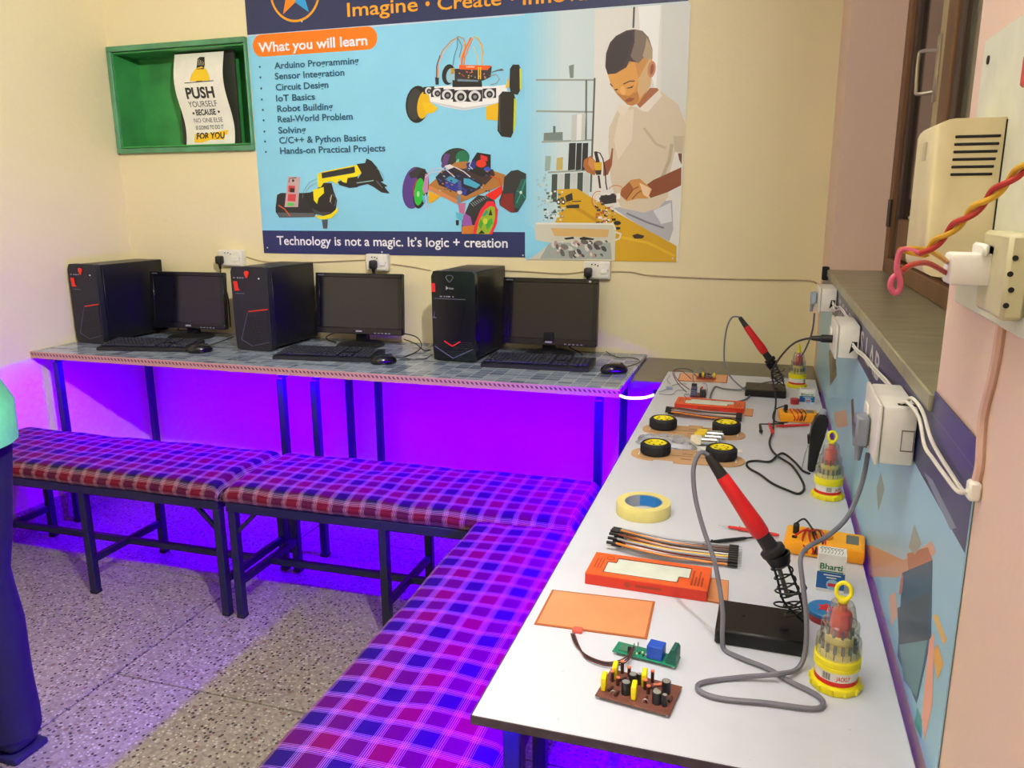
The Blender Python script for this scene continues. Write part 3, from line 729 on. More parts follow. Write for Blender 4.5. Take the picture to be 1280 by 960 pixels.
# ---- photograph of the boy (right part of the banner), as flat print
x0 = bw(662, 300)[0]; zt = hz
add((206, 224, 224), [(bw(690, 150)[0], BZ0), (BX1, BZ0), (BX1, zt), (bw(700, 50)[0], zt)])
for k in range(8):   # soft blend of blue into the photograph
    xa = bw(656+k*5.5, 150)[0]; xb = bw(661.6+k*5.5, 150)[0]; f = (k+1)/9
    add(tuple(int(a*(1-f)+b*f) for a, b in zip((138, 212, 240), (206, 224, 224))), [(xa, BZ0), (xb, BZ0), (xb, zt), (xa, zt)])
R3 = lambda pts: Z(580, 0, 4, pts)
R5 = lambda pts: Z(580, 160, 4, pts)
R9 = lambda pts: Z(720, 20, 6, pts)
R8 = lambda pts: Z(650, 170, 6, pts)
add((226, 228, 218), R3([(655, 50), (1135, 15), (1070, 1310), (640, 1180)]))
add((70, 78, 72), R3([(846, 36), (856, 34), (852, 140), (842, 140)]))
add((244, 248, 244), R3([(872, 34), (985, 24), (960, 460), (880, 160)]))
add((214, 220, 212), R3([(990, 24), (1134, 14), (1110, 600), (985, 470)]))
# shelf unit
for a in ((360, 400, 656, 400), (360, 556, 650, 560), (390, 710, 645, 700), (420, 862, 640, 850)): add((150, 162, 152), R3(stroke([(a[0], a[1]), (a[2], a[3])], 9)))
add((96, 104, 92), R3(stroke([(612, 400), (610, 700)], 9))); add((84, 90, 80), R3(stroke([(654, 390), (634, 960)], 9)))
add((196, 206, 196), R3([(540, 575), (610, 565), (604, 700), (536, 705)])); add((232, 236, 230), R3([(566, 572), (590, 570), (586, 700), (562, 702)]))
add((116, 134, 128), R3([(400, 665), (494, 660), (494, 702), (398, 704)])); add((88, 112, 104), R3([(446, 630), (458, 630), (458, 664), (446, 664)]))
add((120, 140, 130), R3([(525, 330), (550, 322), (548, 390), (530, 390)]))
for a, b in ((526, 560), (564, 590), (594, 622)): add((34, 38, 44), R3([(a, 716), (b, 714), (b-4, 848), (a-6, 852)]))
add((196, 180, 100), R3([(464, 790), (496, 785), (494, 850), (462, 852)])); add((150, 176, 168), R3([(408, 780), (436, 780), (430, 852), (404, 856)]))
for k in range(6): add(((60, 74, 70), (196, 206, 200))[k % 2], R3([(440+k*32, 872-k*2), (468+k*32, 870-k*2), (464+k*32, 1010), (436+k*32, 1010)]))
# yellow table
add((214, 168, 24), R8([(280, 400), (430, 395), (700, 560), (1175, 825), (1172, 945), (560, 935), (200, 800), (300, 560)]))
add((196, 148, 18), R8(stroke([(330, 480), (520, 600), (700, 720)], 26))); add((228, 188, 40), R8(stroke([(760, 760), (960, 800), (1160, 900)], 20)))
# trousers
add((178, 182, 186), R8([(700, 540), (1140, 480), (1150, 700), (1120, 790), (980, 720), (800, 610)])); add((120, 126, 134), R8(stroke([(800, 580), (960, 650), (1080, 690)], 14))); add((216, 220, 222), R8([(1000, 560), (1130, 500), (1140, 640), (1060, 660)]))
# shirt
add((214, 202, 172), R3([(722, 745), (726, 640), (770, 545), (830, 530), (880, 540), (975, 450), (1070, 520), (1108, 620), (1095, 768), (1055, 760), (1030, 860), (1010, 1000), (760, 1010), (735, 900)]))
add((214, 202, 172), R8([(700, 90), (660, 0), (1150, 0), (1160, 110), (1120, 260), (1110, 460), (1040, 540), (930, 575), (760, 540), (690, 380), (680, 210)]))
add((188, 176, 144), R8(stroke([(1140, 60), (1120, 180), (1060, 330)], 26))); add((194, 182, 150), R3(stroke([(900, 640), (960, 720), (1010, 740)], 14))); add((226, 216, 190), R3([(780, 560), (850, 545), (840, 700), (770, 800), (750, 700)]))
add((230, 222, 202), R3([(770, 520), (830, 530), (800, 580), (770, 560)])); add((232, 226, 208), R3([(870, 540), (975, 445), (990, 480), (920, 560), (890, 555)]))
add((196, 186, 156), R8([(1150, 0), (1232, 0), (1216, 125), (1160, 118)]))
# neck, face, hair, ear
add((166, 96, 50), R3([(862, 520), (930, 440), (965, 440), (975, 450), (880, 540)]))
add((206, 146, 66), R9([(240, 440), (222, 390), (330, 250), (500, 110), (575, 250), (570, 380), (560, 520), (470, 655), (420, 675), (385, 665), (310, 590), (262, 520)]))
add((222, 160, 70), R9([(240, 440), (330, 400), (440, 340), (470, 480), (440, 560), (395, 600), (330, 610), (290, 560), (262, 520)]))
add((188, 124, 48), R9([(290, 560), (330, 610), (385, 662), (430, 672), (470, 640), (470, 560), (400, 600), (340, 590)]))
add((212, 176, 120), R9([(470, 470), (560, 300), (574, 400), (560, 520), (480, 620), (460, 560)]))
add((60, 40, 40), R9([(238, 438), (220, 380), (226, 280), (255, 200), (300, 150), (380, 108), (440, 100), (500, 112), (545, 160), (575, 250), (570, 300), (520, 290), (470, 350), (400, 340), (380, 385), (300, 432)]))
add((120, 104, 86), R9([(440, 100), (500, 112), (545, 160), (575, 250), (572, 310), (520, 300), (470, 355), (430, 330), (410, 300), (440, 200)]))
add((172, 154, 122), R9([(530, 160), (575, 250), (574, 320), (530, 330), (500, 300), (520, 230)]))
add((44, 30, 34), R9([(250, 230), (300, 160), (420, 110), (432, 180), (390, 300), (360, 380), (290, 425), (238, 430), (224, 380)]))
add((200, 132, 86), R9(ellipse(568, 400, 30, 62, 8))); add((150, 80, 48), R9(ellipse(570, 400, 14, 40, 8)))
add((60, 30, 22), R9(stroke([(356, 512), (400, 490), (440, 488)], 8))); add((70, 36, 24), R9([(376, 540), (410, 532), (436, 518), (420, 540), (390, 545)])); add((60, 30, 22), R9(stroke([(256, 508), (276, 530)], 8))); add((60, 30, 22), R9([(286, 552), (312, 545), (316, 556), (294, 560)]))
add((236, 178, 96), R9(ellipse(352, 560, 20, 34, -10))); add((150, 70, 46), R9([(364, 634), (400, 612), (440, 618), (420, 640), (385, 648)]))
# hands and arms
add((176, 104, 46), R8([(480, 180), (530, 148), (570, 190), (585, 250), (560, 295), (500, 270), (474, 225)])); add((206, 140, 70), R8([(520, 160), (560, 180), (580, 240), (545, 260), (510, 210)]))
add((150, 84, 44), R8([(625, 200), (676, 168), (690, 90), (700, 95), (690, 220), (660, 290), (625, 300)]))
add((136, 70, 36), R8([(930, 380), (1000, 330), (1210, 235), (1208, 370), (1110, 420), (980, 465)])); add((206, 146, 72), R8([(760, 400), (830, 330), (900, 320), (990, 400), (960, 470), (880, 470), (800, 490), (750, 440)]))
add((236, 206, 160), R8([(895, 350), (985, 395), (960, 462), (925, 440)])); add((160, 92, 42), R8([(760, 400), (820, 345), (850, 390), (800, 480), (755, 445)])); add((130, 74, 40), R8(stroke([(800, 470), (850, 400), (890, 380)], 8))); add((130, 74, 40), R8(stroke([(840, 475), (880, 430), (910, 410)], 8)))
add((110, 60, 36), R8([(1185, 130), (1215, 130), (1212, 215), (1195, 180)]))
# soldering pen
add((26, 26, 28), R8([(556, 118), (578, 114), (600, 200), (574, 210)])); add((222, 176, 24), R8([(556, 200), (616, 196), (614, 262), (566, 262)])); add((40, 34, 30), R8([(564, 258), (612, 256), (608, 290), (572, 292)])); add((44, 40, 40), R8(stroke([(590, 296), (602, 392)], 15)))
add((28, 28, 30), R8(stroke([(575, 122), (600, 128), (622, 170), (640, 260), (644, 350), (654, 404)], 9)))
# small robots on the table
rnd = random.Random(3)
for k in range(70):
    x, y = 560+rnd.random()*150, 430+rnd.random()*220; s_ = 8+rnd.random()*22
    add(rnd.choice([(40, 36, 38), (238, 232, 224), (190, 96, 40), (70, 66, 70), (214, 206, 196), (60, 40, 36)]), R8([(x, y), (x+s_, y-2), (x+s_, y+s_*0.6), (x, y+s_*0.6)]))
for rr_, c_ in ((50, (200, 110, 50)), (36, (230, 190, 150))): add(c_, R8(stroke(ellipse(590, 480, rr_, rr_*1.3, 0, 20, 100, 290), 6))); add(c_, R8(stroke(ellipse(720, 400, rr_, rr_*0.6, 0, 16, 180, 380), 5)))
add((42, 40, 44), R8([(606, 446), (720, 440), (724, 500), (640, 512), (606, 490)])); add((244, 240, 234), R8([(724, 430), (752, 428), (752, 470), (724, 474)]))
for k in range(60):
    x, y = 170+rnd.random()*150, 400+rnd.random()*230; s_ = 8+rnd.random()*20
    add(rnd.choice([(90, 120, 112), (190, 214, 208), (60, 84, 80), (130, 160, 150), (220, 232, 226)]), R8([(x, y), (x+s_, y), (x+s_, y+s_*0.7), (x, y+s_*0.7)]))
for k in range(26):
    x, y = 120+rnd.random()*80, 260+rnd.random()*330; s_ = 6+rnd.random()*16
    add(rnd.choice([(160, 200, 204), (190, 216, 214), (140, 190, 200)]), R8([(x, y), (x+s_, y), (x+s_, y+s_), (x, y+s_)]))
for x in (290, 326): add((30, 34, 34), R8(ellipse(x, 495, 16, 20))); add((236, 240, 238), R8(ellipse(x, 495, 8, 10)))
add((46, 46, 42), R8([(345, 520), (444, 512), (446, 540), (352, 542)])); add((44, 42, 40), R8([(340, 450), (392, 425), (398, 480), (350, 495)])); add((60, 52, 40), R8(stroke([(390, 492), (460, 488)], 7)))
add((48, 36, 28), R8([(842, 745), (880, 732), (934, 748), (920, 768), (860, 770)])); add((40, 34, 30), R8(ellipse(730, 652, 28, 16))); add((40, 34, 30), R8(ellipse(735, 692, 20, 10)))
# clear tub in the foreground
add((206, 206, 186), R8([(130, 650), (690, 655), (720, 690), (712, 935), (60, 925), (50, 800)])); add((214, 176, 110), R8([(230, 690), (670, 700), (660, 760), (260, 750)])); add((160, 170, 164), R8([(220, 800), (680, 800), (690, 925), (150, 920)]))
for k in range(50):
    x, y = 250+rnd.random()*400, 790+rnd.random()*115; s_ = 12+rnd.random()*34
    add(rnd.choice([(96, 96, 92), (206, 208, 200), (120, 118, 112), (70, 70, 70), (176, 150, 140), (222, 222, 216)]), R8(ellipse(x, y, s_*0.7, s_*0.4, rnd.random()*90, 10)))
add((28, 26, 26), R8([(330, 765), (400, 755), (410, 770), (345, 778)])); add((28, 26, 26), R8([(445, 765), (480, 755), (560, 770), (550, 780), (455, 778)])); add((226, 228, 214), R8(stroke([(120, 655), (700, 660), (716, 700)], 14))); add((224, 220, 196), R8(stroke([(716, 720), (758, 735), (746, 770), (716, 780)], 14)))
add((138, 212, 240), R8([(40, 660), (110, 690), (120, 780), (230, 800), (150, 870), (50, 935), (44, 800)]))
# ---- robot car (top)
C1 = lambda pts: Z(490, 30, 7.111, pts)
add((238, 240, 238), C1([(270, 620), (330, 560), (560, 545), (900, 555), (1010, 540), (1030, 600), (960, 690), (860, 730), (640, 768), (480, 740), (330, 690), (285, 670)]))
add((206, 212, 214), C1([(300, 680), (480, 735), (640, 764), (860, 728), (950, 700), (640, 745), (480, 715)]))
add((30, 32, 36), C1(ellipse(505, 450, 58, 92, 8))); add((150, 200, 215), C1(ellipse(525, 460, 40, 66, 8))); add((190, 150, 40), C1([(525, 400), (560, 385), (556, 440), (530, 450)]))
add((28, 28, 32), C1(ellipse(228, 715, 104, 166, 4))); add((54, 56, 60), C1(ellipse(205, 715, 66, 140, 4))); add((230, 184, 20), C1(ellipse(282, 720, 54, 124, 8))); add((236, 194, 24), C1([(270, 700), (350, 700), (412, 750), (370, 790), (300, 800)]))
add((28, 28, 32), C1([(1050, 400), (1075, 362), (1130, 362), (1146, 400), (1142, 590), (1120, 630), (1060, 620), (1046, 560)])); add((214, 220, 20), C1([(1136, 392), (1154, 400), (1154, 575), (1138, 590)])); add((236, 190, 20), C1([(1010, 570), (1040, 450), (1044, 560)]))
add((236, 190, 20), C1([(838, 735), (950, 700), (950, 860), (838, 850)])); add((28, 28, 32), C1([(950, 640), (985, 600), (1080, 605), (1098, 660), (1082, 960), (1060, 1010), (975, 1000), (940, 950)])); add((200, 210, 20), C1([(1088, 660), (1106, 670), (1100, 900), (1078, 985)]))
add((70, 72, 76), C1(stroke([(962, 640), (955, 800), (960, 960)], 12)))
for x, y, r_ in ((330, 595, 34), (405, 615, 42), (495, 632, 48), (612, 645, 54), (738, 645, 54), (868, 622, 46)):
    add((34, 34, 44), C1([(x-r_-14, y-r_), (x+r_+14, y-r_-6), (x+r_+14, y+r_-10), (x-r_-14, y+r_-6)])); add((214, 218, 220), C1(ellipse(x, y, r_, r_*1.0))); add((30, 30, 34), C1(ellipse(x+2, y+4, r_*0.62, r_*0.66))); add((130, 134, 140), C1(ellipse(x+2, y+4, r_*0.3, r_*0.3)))
add((30, 30, 34), C1([(540, 500), (800, 505), (804, 560), (540, 562)])); add((52, 46, 52), C1([(560, 400), (890, 380), (880, 470), (810, 505), (560, 500)])); add((110, 140, 160), C1([(585, 490), (770, 500), (770, 515), (585, 510)])); add((232, 94, 24), C1([(600, 365), (890, 370), (850, 410), (600, 405)]))
for k in range(5): add((250, 220, 190), C1([(664+k*15, 376), (674+k*15, 376), (674+k*15, 388), (664+k*15, 388)]))
for k in range(26):
    x, y = 590+rnd.random()*240, 405+rnd.random()*80; add(rnd.choice([(196, 60, 40), (24, 22, 24), (232, 180, 60), (150, 150, 160)]), C1([(x, y), (x+12, y), (x+12, y+9), (x, y+9)]))
for x in (766, 784): add((240, 196, 40), C1([(x, 385), (x+10, 385), (x+10, 492), (x, 492)]))
add((36, 40, 60), C1([(386, 475), (420, 475), (418, 540), (390, 540)]))
for c_, pts, w_ in (((196, 140, 90), [(405, 480), (410, 350), (450, 240), (530, 150), (600, 115), (640, 130), (655, 200), (640, 300)], 9), ((230, 190, 160), [(415, 480), (425, 340), (470, 240), (540, 160), (590, 120)], 6), ((60, 50, 60), [(398, 480), (400, 370), (430, 280)], 7),
        ((50, 60, 80), [(585, 110), (585, 200), (555, 290), (545, 370)], 5), ((70, 90, 110), [(590, 130), (625, 200), (600, 300)], 5), ((236, 120, 20), [(705, 120), (670, 190), (630, 280), (620, 370)], 16), ((240, 140, 30), [(720, 130), (680, 220), (650, 300), (640, 370)], 10), ((240, 190, 60), [(730, 110), (770, 130), (805, 230), (805, 370)], 9), ((226, 160, 40), [(750, 120), (800, 180), (815, 280)], 6), ((238, 206, 90), [(725, 200), (760, 280), (765, 370)], 6),
        ((236, 180, 130), [(650, 150), (640, 230), (605, 320)], 8), ((120, 110, 110), [(890, 430), (940, 415), (995, 412), (980, 400), (900, 420)], 6), ((150, 130, 120), [(870, 460), (930, 450), (958, 490), (930, 530), (880, 540)], 6)):
    add(c_, C1(stroke(pts, w_)))
# ---- robot arm
C2 = lambda pts: Z(335, 185, 8, pts)
add((38, 40, 46), C2([(80, 600), (95, 470), (130, 450), (360, 450), (470, 440), (500, 600), (470, 690), (120, 695), (82, 640)])); add((90, 94, 96), C2([(90, 645), (470, 650), (470, 690), (130, 694)])); add((206, 90, 50), C2(stroke([(110, 572), (170, 610), (225, 680)], 12)))
add((196, 168, 168), C2([(205, 285), (325, 290), (305, 590), (170, 590)])); add((206, 60, 70), C2([(210, 375), (275, 378), (272, 440), (205, 438)])); add((216, 70, 76), C2([(205, 460), (285, 462), (280, 535), (198, 532)])); add((40, 34, 38), C2([(225, 400), (270, 402), (268, 445), (222, 443)])); add((90, 200, 90), C2([(200, 545), (270, 548), (262, 580), (196, 578)])); add((50, 44, 50), C2(ellipse(256, 326, 12, 14))); add((60, 50, 56), C2(stroke([(215, 345), (220, 305), (290, 296)], 8)))
add((30, 30, 34), C2([(370, 470), (480, 420), (560, 350), (640, 350), (660, 430), (696, 520), (680, 620), (600, 680), (480, 660), (420, 590)])); add((70, 70, 74), C2([(440, 600), (520, 640), (640, 640), (560, 680), (470, 650)]))
add((240, 222, 10), C2([(455, 420), (560, 390), (565, 450), (510, 500), (495, 560), (462, 520)])); add((240, 222, 10), C2([(470, 672), (560, 680), (640, 655), (708, 590), (700, 640), (640, 700), (560, 716), (510, 706)]))
add((30, 30, 34), C2([(700, 340), (820, 290), (900, 280), (905, 390), (820, 400), (720, 370)])); add((240, 222, 10), C2([(500, 260), (540, 240), (880, 170), (940, 180), (955, 240), (890, 285), (800, 300), (790, 350), (750, 340), (720, 310), (690, 360), (640, 330), (560, 350), (530, 395), (500, 390)])); add((34, 36, 40), C2([(540, 250), (870, 185), (876, 245), (545, 305)])); add((80, 84, 80), C2(stroke([(560, 300), (860, 250)], 5)))
add((30, 30, 36), C2([(890, 160), (975, 150), (990, 105), (1040, 130), (1100, 200), (1160, 330), (1110, 345), (1040, 330), (880, 340), (940, 250)])); add((34, 34, 40), C2([(880, 330), (1100, 320), (1200, 380), (1170, 390), (1220, 455), (1140, 445), (1060, 390), (1000, 360), (830, 400), (820, 370)])); add((150, 190, 196), C2(stroke([(890, 350), (1060, 325)], 8))); add((120, 170, 180), C2(stroke([(1090, 200), (1150, 260), (1165, 320)], 5))); add((110, 120, 120), C2(stroke([(1090, 330), (1150, 400)], 7)))
add((70, 84, 96), C2([(542, 716), (602, 714), (596, 805), (556, 806)]))
for pts in ([(350, 500), (360, 430), (420, 340), (490, 310)], [(380, 440), (430, 380), (490, 350)], [(640, 560), (620, 500), (650, 460), (690, 500), (670, 580)]): add((120, 124, 140), C2(stroke(pts, 4)))
add((210, 200, 150), C2(stroke([(625, 540), (640, 470)], 8))); add((190, 196, 200), C2(stroke([(690, 360), (700, 410), (680, 440)], 6)))
# ---- wooden robot car (bottom)
C3 = lambda pts: Z(490, 175, 7.111, pts)
add((46, 52, 52), C3(ellipse(565, 165, 128, 92, -12))); add((96, 60, 130), C3([(440, 230), (470, 120), (520, 130), (490, 230), (450, 250)])); add((24, 120, 84), C3(ellipse(628, 155, 58, 62, 20))); add((120, 200, 170), C3(ellipse(585, 190, 12, 24, 30)))
add((176, 118, 56), C3([(330, 400), (560, 200), (660, 190), (1010, 310), (990, 400), (790, 480), (600, 560)])); add((206, 134, 80), C3([(330, 400), (600, 540), (600, 580), (325, 440)])); add((226, 170, 24), C3([(326, 450), (440, 500), (352, 562), (330, 556)]))
add((86, 56, 140), C3(ellipse(195, 425, 98, 188, 8))); add((44, 46, 56), C3([(150, 300), (230, 240), (300, 260), (310, 300), (240, 330), (170, 340)])); add((30, 30, 36), C3(ellipse(262, 440, 64, 172, 10))); add((36, 190, 60), C3(ellipse(245, 460, 44, 122, 6))); add((200, 40, 40), C3(stroke([(228, 345), (195, 420), (198, 500)], 9))); add((150, 230, 170), C3(ellipse(236, 480, 12, 26)))
add((190, 130, 176), C3([(275, 440), (300, 300), (330, 300), (322, 460), (290, 480)])); add((90, 190, 220), C3([(270, 490), (330, 500), (322, 560), (280, 555)])); add((190, 190, 210), C3(stroke([(300, 480), (318, 610)], 14)))
add((30, 30, 60), C3([(390, 330), (440, 280), (560, 240), (820, 370), (790, 430), (660, 500), (420, 400)])); add((40, 50, 150), C3([(470, 380), (500, 350), (670, 440), (660, 495), (480, 420)])); add((60, 150, 190), C3([(470, 350), (520, 320), (600, 360), (560, 390)])); add((70, 170, 200), C3([(640, 340), (690, 345), (790, 400), (750, 430), (640, 390)]))
add((60, 40, 40), C3([(540, 250), (700, 260), (900, 260), (920, 310), (830, 400), (700, 330), (560, 270)])); add((24, 24, 34), C3([(660, 260), (760, 110), (880, 130), (880, 300), (800, 330)])); add((36, 50, 130), C3([(660, 210), (740, 180), (750, 250), (680, 270)])); add((50, 80, 190), C3(ellipse(850, 260, 30, 22))); add((220, 40, 50), C3([(790, 130), (850, 150), (852, 190), (790, 175)])); add((226, 50, 30), C3(ellipse(795, 210, 46, 34))); add((226, 220, 220), C3([(470, 230), (520, 216), (560, 240), (500, 265)]))
for pts in ([(320, 280), (400, 250), (480, 260), (560, 330)], [(300, 330), (350, 290), (440, 280)], [(560, 240), (640, 280), (700, 330)], [(710, 180), (690, 230), (720, 260)]): add((206, 206, 220), C3(stroke(pts, 9)))
for k in range(36):
    x, y = 400+rnd.random()*460, 240+rnd.random()*210; add(rnd.choice([(20, 20, 30), (90, 90, 110), (190, 120, 60), (60, 80, 150), (150, 190, 200)]), C3([(x, y), (x+18, y+6), (x+14, y+16), (x-2, y+10)]))
add((70, 80, 150), C3(stroke([(600, 360), (610, 470)], 34))); add((200, 196, 196), C3(ellipse(605, 466, 22, 16))); add((90, 140, 170), C3(stroke([(602, 490), (596, 560)], 26)))
add((236, 30, 20), C3([(830, 490), (985, 400), (985, 470), (915, 535), (860, 520)])); add((206, 60, 30), C3(stroke([(880, 320), (960, 350), (975, 420)], 9)))
add((44, 46, 50), C3([(1000, 330), (1060, 275), (1120, 265), (1195, 300), (1195, 520), (1120, 640), (1080, 645), (960, 580), (955, 540), (990, 440)])); add((130, 30, 34), C3([(990, 480), (1080, 470), (1090, 640), (1060, 645), (960, 580)])); add((24, 90, 84), C3([(1100, 470), (1150, 350), (1194, 340), (1194, 520), (1130, 610), (1090, 600)])); add((40, 150, 120), C3(stroke([(1110, 450), (1150, 470), (1190, 350)], 12))); add((40, 150, 120), C3(stroke([(1110, 560), (1150, 470), (1190, 520)], 12))); add((200, 210, 200), C3(ellipse(1148, 466, 12, 14)))
add((190, 110, 150), C3([(590, 560), (660, 560), (640, 700), (600, 640)])); add((90, 190, 220), C3([(570, 640), (640, 660), (620, 720), (575, 690)])); add((40, 40, 50), C3([(570, 712), (598, 712), (596, 758), (572, 758)]))
wz = [(620, 834), (625, 720), (690, 560), (770, 490), (850, 500), (915, 540), (940, 640), (930, 750), (890, 838)]
add((44, 42, 50), C3(wz)); add((150, 84, 170), C3([(625, 740), (650, 650), (700, 680), (720, 760), (640, 775)])); add((206, 120, 40), C3([(622, 834), (628, 770), (740, 755), (735, 834)]))
for k in range(9): add((150, 170, 176), C3(stroke([(700+k*18, 560-k*8), (730+k*16, 590-k*10)], 5)))
add((240, 30, 60), C3([(725, 834), (740, 740), (790, 620), (850, 545), (905, 545), (945, 620), (935, 740), (892, 838)])); add((150, 180, 40), C3([(752, 834), (775, 720), (830, 620), (880, 585), (918, 600), (920, 680), (900, 770), (865, 836)])); add((70, 160, 40), C3([(770, 760), (790, 700), (815, 740), (790, 790)])); add((60, 170, 60), C3([(830, 740), (890, 690), (900, 740), (850, 800)])); add((40, 60, 30), C3([(860, 670), (880, 610), (896, 670)])); add((30, 150, 130), C3([(800, 680), (840, 620), (858, 640), (836, 670)])); add((20, 40, 30), C3([(770, 834), (800, 800), (830, 830)])); add((200, 210, 60), C3(ellipse(832, 722, 20, 26)))
print_mesh('print', A, bframe, INK, ban)
# lettering
WTX = mat('white_ink', (238, 238, 244), 0.35); OTX = mat('amber_ink', (240, 166, 40), 0.35); BTX = mat('dark_teal_ink', (30, 84, 112), 0.35)
LD = 0.0002+0.000005*(len(A)+6)
def bt(s, l, r, cap, m, bold=0.012):
    a = bw(*l); b = bw(*r); k = abs(bw(l[0], l[1]-cap)[1]-a[1])
    text_obj('lettering', s, m, a[0], b[0], (a[1]+b[1])/2, k, bframe, ban, bold, LD)
bt('Imagine', (435, 20.5), (523, 14.5), 18, OTX); bt('Create', (547.5, 12.5), (627, 7), 18, OTX); bt('Innovate', (654, 5.5), (762, -1.5), 18, OTX)
dots = []
for x, y in ((535, 5), (641, -2)):
    c = bw(x, y); dots.append(((240, 166, 40), ellipse(c[0], c[1], 0.009, 0.009, n=12)))
bt('What you will learn', (324, 65), (460, 57), 12.5, WTX, 0.025)
rows = [('Arduino Programming', 175, 598, 345, 102), ('Sensor Integration', 178, 526, 398, 105), ('Circuit Design', 182, 446, 453, 109), ('IoT Basics', 184, 378, 508, 112), ('Robot Building', 190, 468, 560, 117), ('Real-World Problem', 192, 567, 612, 121), ('Solving', 195, 333, 668, 125), ('C/C++ & Python Basics', 200, 634, 718, 128), ('Hands-on Practical Projects', 204, 730, 770, 132)]
for s, a, b, y, d in rows:
    yl = y/4; zc = bw(300+a/4, yl)[1]
    xl, xr = bw(300+a/4, yl)[0], bw(300+b/4, yl)[0]; k = abs(bw(345, yl-8.4)[1]-bw(345, yl)[1])
    text_obj('lettering', s, BTX, xl, xr, zc, k, bframe, ban, 0.018, LD)
    c = bw(300+d/4, yl-2.5); dots.append(((30, 84, 112), ellipse(c[0], c[1], 0.0045, 0.0045, n=10)))
bt("Technology is not a magic. It\u2019s logic + creation", (347, 303.5), (635, 312), 11.5, WTX, 0.015)
for x, y in ((335, 309.5), (478, 315), (654, 319), (841, 323), (378, 27)):
    c = bw(x, y); dots.append(((214, 214, 206), ellipse(c[0], c[1], 0.0035, 0.0035, n=10)))
for i_, dq in enumerate(dots): print_mesh('bullet_dot' if i_ < 11 else 'eyelet', [dq], bframe, INK, ban, LD, 0)
# ---------------------------------------------------------------- green niche with a wavy paper poster
GREEN = mat('green_enamel_paint', (58, 146, 74), 0.42, var=0.25, scale=6)
GREENF = mat('green_painted_frame', (88, 150, 108), 0.5, var=0.2, scale=10)
t = thing('wall_niche', 'green painted recessed niche with raised frame beside the banner', 'niche', (0, 0, 0))
l = MB(); e = 0.003
l.b2((NX0+e, YB+ND-0.008, NZ0+e), (NX1-e, YB+ND-0.001, NZ1-e)).build('back_panel', GREEN, t, smooth=False)
MB().b2((NX0+e-0.002, YB-0.01, NZ0+e), (NX0+e+0.006, YB+ND-0.008, NZ1-e)).build('side_lining', GREEN, t, smooth=False)
MB().b2((NX1-e-0.006, YB-0.01, NZ0+e), (NX1-e, YB+ND-0.008, NZ1-e)).build('side_lining', GREEN, t, smooth=False)
MB().b2((NX0+0.01, YB-0.01, NZ1-e-0.006), (NX1-0.01, YB+ND-0.008, NZ1-e)).build('top_lining', GREEN, t, smooth=False)
MB().b2((NX0+0.01, YB-0.01, NZ0+e), (NX1-0.01, YB+ND-0.008, NZ0+e+0.006)).build('bottom_lining', GREEN, t, smooth=False)
fw_ = 0.022
for nm, a, b in (('frame_rail', (NX0-0.018, NZ1), (NX1+0.004, NZ1+fw_)), ('frame_rail', (NX0-0.018, NZ0-fw_), (NX1+0.004, NZ0)), ('frame_stile', (NX0-0.018, NZ0), (NX0+0.004, NZ1)), ('frame_stile', (NX1-0.004, NZ0), (NX1+0.004, NZ1))):
    MB().b2((a[0], YB-0.022, a[1]), (b[0], YB-0.0005, b[1]), 0.002).build(nm, GREENF, t, smooth=False)
PAPER = mat('white_paper', (236, 236, 222), 0.6, var=0.03)
_q = [at(x, y, 'y', YB+0.028) for x, y in ((216, 68), (279, 65), (232, 181), (291, 180))]
PX0, PX1, PZ0, PZ1 = (_q[0].x+_q[2].x)/2, (_q[1].x+_q[3].x)/2, _q[2].z, _q[0].z
PSK = (_q[2].x+_q[3].x-_q[0].x-_q[1].x)/2
po = thing('paper_poster', 'white motivational poster with black and yellow print hanging in the green niche', 'poster', (0, 0, 0))
def wavy(u, v, d):
    s_ = (v-PZ0)/(PZ1-PZ0)
    return Vector((u + PSK*(0.5-s_) + 0.006*math.sin(s_*6.0), YB+0.028+0.014*math.sin(s_*6.2+0.8)-d, v))
pm = MB(); rows_ = 24; g = []
for j in range(rows_+1):
    z = PZ0+(PZ1-PZ0)*j/rows_; g.append([pm.b.verts.new(wavy(PX0, z, 0)), pm.b.verts.new(wavy((PX0+PX1)/2, z, 0)), pm.b.verts.new(wavy(PX1, z, 0))])
for a, b in zip(g, g[1:]):
    for i in range(2): pm.b.faces.new([a[i], a[i+1], b[i+1], b[i]])
r = bmesh.ops.extrude_face_region(pm.b, geom=list(pm.b.faces)); bmesh.ops.translate(pm.b, verts=[q for q in r['geom'] if isinstance(q, bmesh.types.BMVert)], vec=(0, 0.0012, 0))
pm.build('sheet', PAPER, po)
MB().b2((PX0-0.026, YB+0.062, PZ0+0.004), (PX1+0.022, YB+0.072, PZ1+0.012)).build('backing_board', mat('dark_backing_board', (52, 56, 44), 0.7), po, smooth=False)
def pp(px, py):
    q = at(px, py, 'y', YB+0.03); return (q.x, q.z)
QZ = lambda pts: [pp(120+x/5.818, 30+y/5.818) for x, y in pts]
B = [((244, 206, 40), QZ([(705, 420), (715, 370), (740, 325), (780, 310), (820, 330), (845, 375), (852, 414)])), ((40, 36, 30), QZ([(752, 424), (758, 330), (795, 328), (798, 420)])), ((40, 36, 30), QZ([(746, 330), (742, 250), (756, 238), (790, 238), (804, 300), (800, 330)])),
     ((50, 46, 40), QZ([(667, 430), (880, 412), (880, 418), (667, 436)])), ((246, 200, 30), QZ([(702, 812), (942, 768), (940, 800), (760, 862), (704, 862)])), ((246, 200, 30), QZ([(702, 800), (920, 800), (920, 840), (705, 842)]))]
for k in range(4): B.append(((220, 214, 190), QZ([(752+k*12, 250), (755+k*12, 250), (757+k*12, 300), (754+k*12, 300)])))
